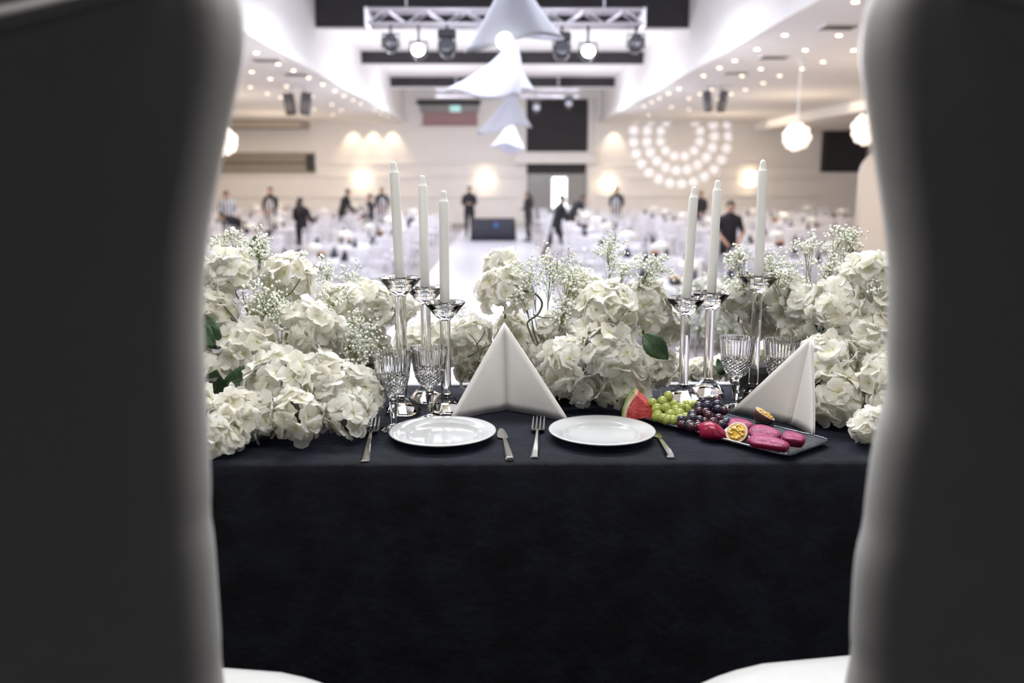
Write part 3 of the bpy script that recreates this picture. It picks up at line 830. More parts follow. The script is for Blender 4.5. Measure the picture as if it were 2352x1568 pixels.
# ================================================================== GOBLETS
def goblet(px, py, lab, H=0.21, sc=1.0):
    b = at_z(px, py, TT)
    o = thing('crystal_goblet', lab, 'wine glass', (b.x, b.y, TT), random.random())
    n = 72
    zb = 0.090                         # bottom of bowl
    outer, inner = [], []
    def rb(t):                          # outer radius along bowl height 0..1
        tab = ((0, 0.012), (0.05, 0.0205), (0.13, 0.0300), (0.25, 0.0375), (0.42, 0.0430), (0.70, 0.0475), (1.0, 0.0512))
        for (a_, ra), (b_, rb_) in zip(tab, tab[1:]):
            if t <= b_: return ra + (rb_ - ra) * (t - a_) / (b_ - a_)
        return tab[-1][1]
    ts = [0, 0.02, 0.05, 0.09, 0.13, 0.17, 0.21, 0.25, 0.29, 0.33, 0.37, 0.41, 0.45, 0.50, 0.60, 0.70, 0.80, 0.90, 0.95, 0.985, 1.0]
    rings = []
    for i, t in enumerate(ts):
        z = zb + (H - zb) * t
        ring = []
        for j in range(n):
            a = 2 * PI * j / n
            r_ = rb(t)
            if t < 0.47 and t > 0.04:      # diamond cut: studs alternate row by row
                r_ += 0.0011 * (1 if ((j // 2) + i) % 2 == 0 else -0.6)
            elif 0.47 <= t < 0.97:          # vertical flutes
                r_ += 0.0005 * math.cos(a * 36)
            ring.append((r_ * math.cos(a), r_ * math.sin(a), z))
        rings.append(ring)
    for t in (1.0, 0.985, 0.95, 0.8, 0.6, 0.45, 0.33, 0.21, 0.12):
        z = zb + (H - zb) * t + (0.0006 if t == 1.0 else 0)
        r_ = max(0.004, rb(t) - 0.0022)
        rings.append([(r_ * math.cos(2 * PI * j / n), r_ * math.sin(2 * PI * j / n), z) for j in range(n)])
    rings.append([(0.003 * math.cos(2 * PI * j / n), 0.003 * math.sin(2 * PI * j / n), zb + (H - zb) * 0.09) for j in range(n)])
    MB().loft(rings).build('bowl', M_glass, o)
    MB().lathe([(0.0065, 0.0152), (0.0072, 0.02), (0.0085, 0.045), (0.0115, 0.066), (0.0120, 0.070), (0.0095, 0.073), (0.0120, 0.077), (0.0095, 0.081), (0.0118, 0.0875)], 8).build('stem', M_glass, o)
    smooth_angle(MB().lathe([(0.036, 0.0004), (0.0385, 0.0012), (0.0385, 0.003), (0.030, 0.0048), (0.016, 0.009), (0.009, 0.0135), (0.0065, 0.015)], 32).build('foot', M_glass, o), 40)
    return o
goblet(905, 985, 'cut crystal goblet nearest the white flowers, left of the left plate')
goblet(988, 962, 'cut crystal goblet just before the short left candlestick', 0.205)
goblet(1687, 937, 'cut crystal goblet standing left of the folded right napkin')
goblet(1787, 944, 'cut crystal goblet half hidden behind the right napkin')

# ================================================================== PLATES, CUTLERY, NAPKINS
def plate(px, py, lab):
    b = at_z(px, py, TT)
    o = MB().lathe([(0.070, 0.0005), (0.078, 0.001), (0.084, 0.004), (0.098, 0.013), (0.134, 0.0205), (0.1365, 0.0225), (0.1355, 0.0248), (0.130, 0.0246), (0.097, 0.0190), (0.092, 0.0150), (0.087, 0.0090), (0.080, 0.0068), (0.03, 0.0062), (0.002, 0.0062)], 72).build('dinner_plate', M_china, None, True, (b.x, b.y, TT + 0.001))
    tag(o, label=lab, cat='plate', group='white dinner plates')
plate(1017, 1009, 'round white china dinner plate on the left, near the goblets')
plate(1382, 1007, 'round white china dinner plate on the right, near the fruit platter')

def cutlery_frame(a, b):
    A, B = at_z(*a, TT), at_z(*b, TT)
    d = B - A
    return A, d.length, math.atan2(d.y, d.x) - PI / 2
def fork(a, b, lab):
    A, Ln, rz = cutlery_frame(a, b)
    o = thing('dinner_fork', lab, 'fork', (A.x, A.y, TT + 0.0012), rz, 'steel dinner forks')
    # handle, broad at the end, narrowing to the neck, arching upward
    rings = []
    for t, w_, z in ((0, 0.0095, 0.0), (0.02, 0.0105, 0.0), (0.15, 0.0090, 0.002), (0.40, 0.0055, 0.007), (0.55, 0.0045, 0.010), (0.62, 0.0055, 0.009)):
        y = t * Ln; h = 0.0017
        rings.append([(-w_, y, z), (-w_ * 0.6, y, z + 2 * h), (w_ * 0.6, y, z + 2 * h), (w_, y, z), (w_ * 0.7, y, z - 0.0003 + 0.0003), (-w_ * 0.7, y, z)])
    MB().loft(rings).build('handle', M_steel, o)
    hd = MB()
    rings = []
    for t, w_, z in ((0.60, 0.006, 0.009), (0.635, 0.0155, 0.006), (0.66, 0.0175, 0.0035), (0.72, 0.0175, 0.0012)):
        y = t * Ln
        rings.append([(-w_, y, z), (-w_, y, z + 0.0028), (w_, y, z + 0.0028), (w_, y, z)])
    hd.loft(rings)
    hd.build('fork_head', M_steel, o)
    for k in range(4):
        x = -0.0148 + 0.00987 * k
        rr = []
        for t, w_, z in ((0.71, 0.0029, 0.0012), (0.82, 0.0026, 0.0018), (0.93, 0.0021, 0.006), (1.0, 0.0009, 0.0105)):
            y = t * Ln
            rr.append([(x - w_, y, z), (x - w_, y, z + 0.0026), (x + w_, y, z + 0.0026), (x + w_, y, z)])
        MB().loft(rr).build('tine', M_steel, o)
fork((838, 1060), (860, 968), 'steel fork tucked under the white flowers left of the left plate')
fork((1228, 1053), (1238, 966), 'steel fork lying between the two white plates')
def knife(a, b, lab, flip=1):
    A, Ln, rz = cutlery_frame(a, b)
    o = thing('dinner_knife', lab, 'knife', (A.x, A.y, TT + 0.001), rz, 'steel dinner knives')
    rings = []
    for t, w_, h in ((0, 0.0085, 0.007), (0.015, 0.0105, 0.009), (0.1, 0.0105, 0.009), (0.3, 0.0085, 0.008), (0.5, 0.0068, 0.007), (0.60, 0.0062, 0.0055), (0.635, 0.0045, 0.004)):
        y = t * Ln
        rings.append([(-w_, y, h * 0.3), (-w_ * 0.7, y, h), (w_ * 0.7, y, h), (w_, y, h * 0.3), (w_ * 0.7, y, 0), (-w_ * 0.7, y, 0)])
    MB().loft(rings).build('handle', M_steel, o)
    poly = [(0.004, 0.63), (0.0095, 0.66), (0.0108, 0.72), (0.0085, 0.86), (0.0045, 0.96), (-0.001, 1.0), (-0.0065, 0.98), (-0.0115, 0.91), (-0.0155, 0.80), (-0.0168, 0.72), (-0.0145, 0.678), (-0.005, 0.655), (-0.004, 0.63)]
    MB().prism([(x * flip, y * Ln) for x, y in (poly if flip > 0 else list(reversed(poly)))], 0.0012, 0.003).build('blade', M_steel, o)
knife((1171, 1058), (1152, 986), 'steel knife lying right of the left plate')
knife((1541, 1053), (1499, 985), 'steel knife lying right of the right plate by the platter')

def napkin(pL, pC, pR, apex, lab):
    A, B, C_ = [at_z(*p, TT) for p in (pL, pC, pR)]
    T = Vector(apex)
    base = Vector((B.x, B.y, TT))
    o = thing('folded_napkin', lab, 'napkin', base, 0, 'white napkins folded into standing tents')
    for S in (A, C_):
        S = Vector((S.x, S.y, TT + 0.001)) - base
        Cn = Vector((0, 0, 0.004)); Tp = T - base
        nn = 10
        nrm = (S - Cn).cross(Tp - Cn).normalized()
        if nrm.y > 0: nrm = -nrm
        vs_, fs = [], []
        idx = {}
        for i in range(nn + 1):
            for j in range(nn + 1 - i):
                u_, v_ = i / nn, j / nn
                p = Cn + (S - Cn) * u_ + (Tp - Cn) * v_
                p += nrm * (-0.008 * math.sin(PI * u_) * (1 - v_) + 0.004 * math.sin(PI * v_) * u_)
                idx[(i, j)] = len(vs_); vs_.append(p)
        for i in range(nn):
            for j in range(nn - i):
                fs.append((idx[(i, j)], idx[(i + 1, j)], idx[(i, j + 1)]))
                if j < nn - i - 1:
                    fs.append((idx[(i + 1, j)], idx[(i + 1, j + 1)], idx[(i, j + 1)]))
        pn = MB().add(vs_, fs).build('panel', M_napkin, o, True)
        sm = pn.modifiers.new('thick', 'SOLIDIFY'); sm.thickness = 0.004; sm.offset = 0
        # second layer of the fold a little behind the first
        pb = MB().add([p - nrm * 0.007 + (Cn - p) * 0.03 + Vector((0, 0, 0.001)) for p in vs_], fs).build('inner_layer', M_napkin, o, True)
        sm = pb.modifiers.new('thick', 'SOLIDIFY'); sm.thickness = 0.003; sm.offset = 0
    return o
napkin((1030, 969), (1163, 944), (1310, 973), (0.003, 2.467, 1.816), 'white napkin folded into a tent behind the two plates')
napkin((1676, 946), (1818, 978), (1866, 1007), (0.800, 2.262, 1.812), 'white napkin folded into a tent behind the fruit platter')

# ================================================================== FRUIT PLATTER
PC = Vector((0.5665, 2.263, TT)); PRZ = math.atan2(-0.758, 0.652)
pl = thing('serving_platter', 'long dark glazed rectangular platter holding cut fruit', 'platter', PC, PRZ)
def rrect(hx_, hy_, wob=0.0, ph=0.0):
    pts = []
    n = 96
    for k in range(n):
        a = 2 * PI * k / n
        c_, s_ = math.cos(a), math.sin(a)
        e = 0.16
        x = hx_ * math.copysign(abs(c_) ** e, c_); y = hy_ * math.copysign(abs(s_) ** e, s_)
        q = wob * math.sin(k * 1.9 + ph)
        pts.append((x + q * c_, y + q * s_))
    return pts
rings = []
for sx_, sy_, z, wb in ((0.235, 0.066, 0.0005, 0), (0.240, 0.071, 0.003, 0), (0.262, 0.090, 0.009, 0.0006), (0.273, 0.100, 0.0135, 0.0016), (0.273, 0.100, 0.0160, 0.0016), (0.269, 0.096, 0.0160, 0.0010), (0.254, 0.084, 0.0100, 0.0004), (0.240, 0.071, 0.0065, 0)):
    rings.append([(x, y, z) for x, y in rrect(sx_, sy_, wb)])
MB().loft(rings).build('dish', M_platter, pl, True)
MB().tube([(x, y, 0.0166) for x, y in rrect(0.271, 0.098, 0.0016)] + [(*rrect(0.271, 0.098, 0.0016)[0], 0.0166)], 0.0016, 6).build('rim', M_platter, pl)

# watermelon wedge
b = at_z(1472, 955, TT + 0.012)
o = thing('watermelon_slice', 'red watermelon wedge with green rind at the left end of the platter', 'watermelon', (b.x + 0.005, b.y - 0.005, TT + 0.013), R(-12))
def sector(r0, r1, a0, a1, n=14):
    return [(r1 * math.cos(a0 + (a1 - a0) * k / n), r1 * math.sin(a0 + (a1 - a0) * k / n)) for k in range(n + 1)] + \
           [(r0 * math.cos(a1 - (a1 - a0) * k / n), r0 * math.sin(a1 - (a1 - a0) * k / n)) for k in range(n + 1)]
MX = Matrix.Translation((0.052, 0.030, 0.0)) @ Matrix.Rotation(R(90), 4, 'X')
A0, A1 = PI * 0.755, PI * 0.99
fl = []
for k in range(9):     # ridged flesh: stepped bites along the top edge
    fl.append(k)
mb = MB()
rings = []
for d in range(7):
    yy = -0.0 + 0.060 * d / 6
    wv = 0.003 * math.sin(d * 2.4)
    rings.append([(x, y, -0.0 + yy) for x, y in ([(0.0 + wv, 0.0)] + [((0.094 + wv * (k % 3 - 1)) * math.cos(A0 + (A1 - A0) * k / 12), (0.094 + wv * ((k * 2) % 3 - 1)) * math.sin(A0 + (A1 - A0) * k / 12)) for k in range(13)] + [(-0.09, 0.0)])])
mb.loft(rings, 0, MX).build('flesh', M_melon, o)
MB().loft([[(x, y, z) for x, y in sector(0.0945, 0.104, A0, A1)] for z in (-0.0, 0.060)], 0, MX).build('white_layer', M_mwhite, o)
MB().loft([[(x, y, z) for x, y in sector(0.1043, 0.109, A0, A1)] for z in (-0.0, 0.060)], 0, MX).build('rind', M_mrind, o)

def grapes(name, lab, cat, pts, y0, yspan, pyb, mats, stems, rpx, seed):
    rnd = random.Random(seed)
    W3 = []
    for px, py in pts:
        Y = y0 + (pyb - py) / 70.0 * yspan + rnd.uniform(-0.006, 0.006)
        p = at_y(px, py, Y)
        p.z = max(p.z, TT + 0.0235)
        W3.append(p)
    c = sum(W3, Vector()) / len(W3)
    base = Vector((c.x, c.y, TT + 0.009))
    o = thing(name, lab, cat, base)
    meshes = [MB().sphere((0, 0, 0), 1.0, 16, 11, 0, (1, 1, 1.12)).mesh('grape', m, True) for m in mats]
    for k, p in enumerate(W3):
        g = put('grape', rnd.choice(meshes), o, p - base)
        s = rpx * 2.35 / FPX * rnd.uniform(0.88, 1.12)
        g.scale = (s, s, s); g.rotation_euler = (rnd.uniform(-.9, .9), rnd.uniform(-.9, .9), rnd.uniform(0, 3))
    # inner grapes that fill the heart of the bunch
    for k in range(len(W3) // 2):
        p = W3[rnd.randrange(len(W3))].lerp(c, 0.55) + Vector((rnd.uniform(-.01, .01), 0.028, -0.008))
        p.z = max(p.z, TT + 0.0235)
        g = put('grape', rnd.choice(meshes), o, p - base)
        s = rpx * 2.35 / FPX * 0.95
        g.scale = (s, s, s)
    for st in stems:
        q = [at_y(px, py, y0 + (pyb - py) / 70.0 * yspan - 0.012) - base for px, py in st]
        MB().tube(q, 0.0014, 6).build('stem', M_twig, o)
def crop6(L): return [(1400 + x / 3.92, 780 + y / 3.92) for x, y in L]
grapes('grape_bunch', 'bunch of green grapes between watermelon and dark grapes', 'grapes',
       crop6([(383,567),(475,555),(528,508),(583,583),(425,625),(510,620),(640,612),(430,690),(480,710),(627,668),(690,630),(725,590),(757,588),(570,737),(545,680),(680,700),(600,640),(520,745),(640,735),(690,585)]),
       2.275, 0.115, 970, [M_ggrape], [crop6([(455, 450), (465, 490), (478, 545), (470, 600)]), crop6([(555, 655), (575, 675), (570, 690)]), crop6([(600, 545), (640, 570), (690, 572)])], 12.2, 3)
grapes('grape_bunch', 'bunch of dark red and black grapes in the middle of the platter', 'grapes',
       crop6([(843,553),(970,540),(975,585),(880,600),(975,630),(1030,642),(805,605),(808,650),(745,672),(895,690),(985,710),(1050,742),(815,722),(745,712),(650,722),(655,765),(720,775),(795,760),(795,800),(868,655),(935,745),(1010,770),(860,740),(740,810)]),
       2.205, 0.115, 985, [M_rgrape, M_dgrape, M_dgrape], [crop6([(755, 620), (720, 690), (700, 740)]), crop6([(720, 690), (750, 720), (765, 760)])], 11.6, 4)

def pitaya(px, py, L_, W_, H_, rz, lab, tilt=(0, 0), up=0.0):
    b = at_z(px, py, TT + 0.012)
    o = thing('dragon_fruit_slice', lab, 'dragon fruit', (b.x, b.y, TT + 0.0095 + up), rz, 'magenta dragon fruit slices')
    n = 22
    def lens(s, z):
        pts = []
        for k in range(n):
            a = 2 * PI * k / n
            x = L_ * math.cos(a) * s; y = W_ * math.sin(a) * s * (1 - 0.25 * math.cos(a))
            if math.sin(a) < 0: y *= 0.55
            pts.append((x, y, z + 0.0012 * math.sin(3 * a)))
        return pts
    M = Matrix.Rotation(tilt[0], 4, 'X') @ Matrix.Rotation(tilt[1], 4, 'Y')
    MB().loft([lens(0.78, 0.0005), lens(0.93, H_ * 0.3), lens(1.0, H_ * 0.9), lens(1.0, H_)], 0, M).build('skin', M_dfrind, o, True)
    MB().loft([lens(0.97, H_ + 0.0006), lens(0.965, H_ + 0.0022), lens(0.6, H_ + 0.0026), lens(0.05, H_ + 0.0028)], 0, M).build('flesh', M_dfflesh, o, True)
    return o
pitaya(1757, 1011, 0.042, 0.030, 0.018, R(-34), 'dragon fruit slice lying behind the front slice', (R(27), 0), 0.006)
pitaya(1766, 1033, 0.052, 0.026, 0.019, R(-37), 'frontmost dragon fruit slice near the platter rim', (R(22), 0), 0.005)
pitaya(1822, 1023, 0.028, 0.024, 0.022, R(-30), 'small dragon fruit slice at the right end of the platter', (R(20), R(4)), 0.004)
pitaya(1700, 990, 0.034, 0.026, 0.018, R(-22), 'dragon fruit slice half hidden behind the passion fruit', (R(26), 0), 0.005)
# the folded piece of skin
b = at_z(1636, 1003, TT + 0.012)
o = thing('dragon_fruit_peel', 'curled glossy magenta dragon fruit peel before the dark grapes', 'dragon fruit', (b.x, b.y, TT + 0.012), R(-20))
rings = []
for i in range(13):
    t = i / 12
    x = -0.034 + 0.072 * t
    hgt = 0.040 * math.sin(PI * min(1, 0.18 + 0.80 * t)) ** 0.7
    dep = 0.026 * math.sin(PI * (0.1 + 0.8 * t)) + 0.004
    rings.append([(x + 0.004 * math.sin(k), dep * math.cos(PI * k / 9) * (0.9 + 0.1 * math.sin(3 * t + k)), hgt * math.sin(PI * k / 9) * (1 + 0.05 * math.sin(2 * k + 5 * t))) for k in range(10)])
MB().loft(rings).build('skin', M_dfrind, o, True)
MB().loft([[(x * 0.86, y * 0.8 + 0.005, max(0.001, z * 0.85)) for x, y, z in r_] for r_ in rings[2:11]]).build('flesh', M_dfflesh, o, True)

def passion(px, py, lab, axis, r_=0.026, up=0.0):
    b = at_z(px, py, TT + 0.012)
    z = Vector(axis).normalized()
    o = thing('passion_fruit_half', lab, 'passion fruit', (b.x, b.y, TT + 0.010 + r_ * (0.80 + up)))
    q = z.to_track_quat('Z', 'Y').to_matrix().to_4x4()
    MB().lathe([(0.002, -r_ * 1.02), (r_ * 0.4, -r_ * 0.92), (r_ * 0.75, -r_ * 0.66), (r_ * 0.97, -r_ * 0.25), (r_, 0.0), (r_ * 0.98, 0.002)], 24, 0, q, True).build('skin', M_pskin, o, True)
    MB().lathe([(r_ * 0.975, 0.0022), (r_ * 0.96, 0.0038), (r_ * 0.84, 0.0036), (r_ * 0.78, 0.0022)], 24, 0, q, True).build('pith', M_ppith, o, True)
    mb = MB().lathe([(r_ * 0.80, 0.0008), (r_ * 0.78, 0.0024), (r_ * 0.4, 0.0030), (0.001, 0.0030)], 20, 0, q)
    rnd = random.Random(px)
    for k in range(24):
        a, d = rnd.random() * 2 * PI, math.sqrt(rnd.random()) * r_ * 0.68
        mb.sphere((d * math.cos(a), d * math.sin(a), 0.003 + rnd.random() * 0.002), r_ * 0.15, 7, 5, 0, (1.2, 0.9, 0.8), q)
    tag(mb.build('pulp', M_ppulp, o, True), kind='stuff')
passion(1692, 1013, 'passion fruit half facing the camera with yellow pulp', (-0.52, -0.62, 0.58), 0.029)
passion(1755, 974, 'passion fruit half lying tilted against the right napkin', (0.50, -0.12, 0.85), 0.030, 0.15)

# ================================================================== FLOWERS
def floret_data(seed):
    rnd = random.Random(seed)
    v, f, uv = [], [], []
    nu, nv = 6, 6
    for k in range(4):
        ang = k * PI / 2 + rnd.uniform(-0.18, 0.18)
        Lp, Wp = rnd.uniform(0.030, 0.037), rnd.uniform(0.036, 0.046)
        cup, ruf, ph = rnd.uniform(-0.05, 0.55), rnd.uniform(0.0018, 0.0045), rnd.uniform(0, 6)
        tw = rnd.uniform(-0.35, 0.35)
        o = len(v)
        for j in range(nv + 1):
            t = j / nv
            hw = 0.5 * Wp * (math.sqrt(max(0.012, 1 - ((t - 0.56) / 0.45) ** 2)) if t > 0.56 else 0.10 + 0.90 * math.sin(PI / 2 * t / 0.56) ** 0.9)
            for i in range(nu + 1):
                s = -1 + 2 * i / nu
                x = s * hw
                y = 0.002 + Lp * t * (1 - 0.05 * s * s * t)
                z = cup * Lp * t * t * 0.8 + ruf * math.sin(2.6 * s + ph) * t + ruf * 0.7 * math.cos(5 * s + 2 * ph) * t * t + 0.10 * abs(s) * hw - 0.006 * max(0, t - 0.7) * 3 * (1 if cup < 0.3 else 0.2)
                z += tw * x * t
                z += 0.0016 * (k % 2)
                ca, sa = math.cos(ang), math.sin(ang)
                v.append((ca * x - sa * y, sa * x + ca * y, z)); uv.append(t)
        for j in range(nv):
            for i in range(nu):
                a = o + j * (nu + 1) + i
                f.append((a, a + 1, a + nu + 2, a + nu + 1))
    # small centre knob
    o = len(v)
    for (x, y, z) in ((0.0022, 0, 0.002), (0, 0.0022, 0.002), (-0.0022, 0, 0.002), (0, -0.0022, 0.002), (0, 0, 0.0048)):
        v.append((x, y, z)); uv.append(0.02)
    f += [(o, o + 1, o + 4), (o + 1, o + 2, o + 4), (o + 2, o + 3, o + 4), (o + 3, o, o + 4)]
    return v, f, uv
FL = [floret_data(s) for s in range(10)]
def mesh_uv(name, v, f, uvx, m):
    me = bpy.data.meshes.new(name)
    me.from_pydata(v, [], f)
    me.materials.append(m)
    me.polygons.foreach_set('use_smooth', [True] * len(f))
    lay = me.uv_layers.new(name='UVMap')
    idx = [0] * len(me.loops)
    me.loops.foreach_get('vertex_index', idx)
    flat = []
    for i in idx:
        flat += uvx[i]
    lay.data.foreach_set('uv', flat)
    return me
FLM = []
for k, (v, f, uv) in enumerate(FL):
    for r_ in (0.1, 0.9):
        FLM.append(mesh_uv('floret', v, f, [(r_, t) for t in uv], M_petal))

def head(arr, base, px, py, rpx, Y, single, seed):
    """one hydrangea head of the arrangement"""
    rnd = random.Random(seed)
    c = at_y(px, py, Y)
    r_ = rpx * (c - cam.location).dot(mw.to_3x3() @ Vector((0, 0, -1))) / FPX
    c.z = max(c.z, TT + r_ * 0.72) if Y < 2.9 else c.z
    hd = None
    n = int(44 * (r_ / 0.08) ** 1.5) + 8
    tocam = (cam.location - c).normalized()
    lst = []
    for k in range(n):
        z = 1 - 2 * (k + 0.5) / n
        a = k * 2.39996 + seed
        q = math.sqrt(max(0, 1 - z * z))
        d = Vector((q * math.cos(a), q * math.sin(a), z))
        d = (d + Vector((rnd.uniform(-.25, .25), rnd.uniform(-.25, .25), rnd.uniform(-.25, .25)))).normalized()
        if d.z < -0.75 or d.dot(tocam) < -0.62: continue
        lst.append(d)
    # pedicels from the heart of the head
    st = MB()
    dn = min(r_ * 1.05, c.z - TT - 0.006) if Y < 2.9 else r_ * 1.05
    st.tube([Vector((0, 0.01, -dn)), Vector((0, 0, -dn * 0.4)), Vector((0, 0, 0))], [0.0035, 0.003, 0.002], 6)
    for d in lst[::4]:
        st.tube([Vector((0, 0, 0)), d * r_ * 0.45 + Vector((0, 0, -0.004)), d * r_ * 0.8], [0.0017, 0.0013, 0.001], 5)
    hd = st.build('hydrangea_head', M_stem, arr, False, c - base)
    fs = []
    for d in lst:
        s = rnd.uniform(0.82, 1.12) * (0.72 + 0.28 * min(1, r_ / 0.08))
        pos = d * (r_ * rnd.uniform(0.72, 0.98) - 0.008)
        nrm = (d + Vector((rnd.uniform(-.55, .55), rnd.uniform(-.55, .55), rnd.uniform(-.45, .55)))).normalized()
        Mt = Matrix.Translation(pos) @ nrm.to_track_quat('Z', 'Y').to_matrix().to_4x4() @ Matrix.Rotation(rnd.uniform(0, 6.28), 4, 'Z') @ Matrix.Scale(s, 4)
        lowest = min((Mt @ Vector(p)).z for p in FL[0][0][::5]) + c.z
        if lowest < TT + 0.005 and Y < 2.9:
            Mt = Matrix.Translation((0, 0, TT + 0.005 - lowest)) @ Mt
        fs.append((d.dot(tocam), Mt))
    fs.sort(key=lambda q: -q[0])
    for k, (_, Mt) in enumerate(fs[:single]):
        o = put('floret', FLM[rnd.randrange(len(FLM))], hd)
        o.matrix_local = Mt
    V, F, U = [], [], []
    for _, Mt in fs[single:]:
        v, f, uv = FL[rnd.randrange(len(FL))]
        o_ = len(V); ru = rnd.random()
        V += [tuple(Mt @ Vector(p)) for p in v]; F += [tuple(i + o_ for i in q) for q in f]; U += [(ru, t) for t in uv]
    if V:
        tag(put('floret_cluster', mesh_uv('floret_cluster', V, F, U, M_petal), hd), kind='stuff')

def spray(arr, base, bpx, tip, rpx, Y, seed, n=120, scale=1.0, dy=0.0):
    """one branching stem of baby's breath"""
    rnd = random.Random(seed); n = int(n * 1.3)
    B = at_y(*bpx, Y); T = at_y(*tip, Y + dy); rad = rpx * Y / FPX
    st, bl = MB(), MB()
    main = [B, B.lerp(T, 0.45) + Vector((rnd.uniform(-.01, .01), rnd.uniform(-.01, .01), 0)), T]
    st.tube([p - B for p in main], [0.0013 * scale, 0.0010 * scale, 0.0006 * scale], 5)
    nb = max(6, n // 7)
    ico = [(0, 0, 1), (0.894, 0, 0.447), (0.276, 0.851, 0.447), (-0.724, 0.526, 0.447), (-0.724, -0.526, 0.447), (0.276, -0.851, 0.447), (0.724, 0.526, -0.447), (-0.276, 0.851, -0.447), (-0.894, 0, -0.447), (-0.276, -0.851, -0.447), (0.724, -0.526, -0.447), (0, 0, -1)]
    icf = [(0,1,2),(0,2,3),(0,3,4),(0,4,5),(0,5,1),(1,6,2),(2,7,3),(3,8,4),(4,9,5),(5,10,1),(6,7,2),(7,8,3),(8,9,4),(9,10,5),(10,6,1),(11,7,6),(11,8,7),(11,9,8),(11,10,9),(11,6,10)]
    for k in range(nb):
        s = rnd.uniform(0.40, 0.98)
        root = main[0].lerp(main[2], s)
        d = Vector((rnd.gauss(0, 1), rnd.gauss(0, 0.8), rnd.gauss(0, 1))).normalized() * rad * rnd.uniform(0.25, 1.0)
        hub = T + d * 0.8
        mid = root.lerp(hub, 0.5) + Vector((0, 0, 0.006))
        st.tube([root - B, mid - B, hub - B], [0.0008 * scale, 0.0006 * scale, 0.0004 * scale], 4)
        for q in range(max(2, n // nb)):
            e = hub + Vector((rnd.gauss(0, 1), rnd.gauss(0, 1), rnd.gauss(0.35, 0.9))).normalized() * rad * rnd.uniform(0.12, 0.36)
            st.tube([hub - B, e - B], 0.00035 * scale, 3)
            if rnd.random() < 0.80:
                r_ = rnd.uniform(0.0030, 0.0050) * scale
                M = Matrix.Translation(e - B) @ Euler((rnd.random() * 6, rnd.random() * 6, 0)).to_matrix().to_4x4()
                bl.add([Vector(p) * r_ * rnd.uniform(0.6, 1.3) for p in ico], icf, 0, M)
            else:
                r_ = 0.0014 * scale
                bl.add([(e - B) + Vector(p) * r_ for p in ((1, 0, 0), (-.5, .9, 0), (-.5, -.9, 0), (0, 0, 1.3), (0, 0, -1.3))], [(0, 1, 3), (1, 2, 3), (2, 0, 3), (1, 0, 4), (2, 1, 4), (0, 2, 4)], 1)
    s_ = st.build('gypsophila_spray', M_gstem, arr, False, B - base)
    tag(bl.build('blossoms', [M_gyp, M_bud], s_), kind='stuff')

def leaf(arr, base, px, py, Y, lpx, rot, tilt, seed=0):
    c = at_y(px, py, Y); Ln = lpx * Y / FPX
    v, f = [], []
    nu, nv = 6, 12
    for j in range(nv + 1):
        t = j / nv
        hw = 0.30 * Ln * math.sin(PI * (0.03 + 0.95 * t) ** 0.85) ** 0.9 * (1 + 0.05 * (j % 2))
        for i in range(nu + 1):
            s = -1 + 2 * i / nu
            v.append((s * hw, t * Ln, 0.25 * abs(s) * hw + 0.012 * math.sin(t * 5 + seed) - 0.0014 * (1 if i == 3 else 0) + 0.0012 * ((i + j) % 2)))
    f = [(j * (nu + 1) + i, j * (nu + 1) + i + 1, (j + 1) * (nu + 1) + i + 1, (j + 1) * (nu + 1) + i) for j in range(nv) for i in range(nu)]
    mb = MB().add(v, f)
    o = mb.build('leaf', M_leaf, arr, True, c - base)
    o.rotation_euler = Euler((R(90) + tilt, 0, 0)).to_matrix().to_euler()
    o.rotation_euler = (Matrix.Rotation(rot, 3, 'Y') @ Matrix.Rotation(R(90) + tilt, 3, 'X')).to_euler()
    sm = o.modifiers.new('thick', 'SOLIDIFY'); sm.thickness = 0.0008
    rib = MB().tube([(0, t / 8 * Ln * 0.96, 0.012 * math.sin(t / 8 * 5 + seed) + 0.0008) for t in range(9)], [0.0011] * 5 + [0.0008] * 4, 5)
    rib.build('midrib', M_stem, o)

def twig(arr, base, pts, Y, r_=0.0025):
    p = [at_y(x, y, Y) - base for x, y in pts]
    # smooth the polyline
    q = []
    for i in range(len(p) - 1):
        p0, p1, p2, p3 = p[max(i - 1, 0)], p[i], p[i + 1], p[min(i + 2, len(p) - 1)]
        for k in range(4):
            t = k / 4
            q.append(0.5 * ((2 * p1) + (p2 - p0) * t + (2 * p0 - 5 * p1 + 4 * p2 - p3) * t * t + (3 * p1 - p0 - 3 * p2 + p3) * t ** 3))
    q.append(p[-1])
    MB().tube(q, [r_ * (1 - 0.4 * k / len(q)) for k in range(len(q))], 6).build('branch', M_twig, arr, True)

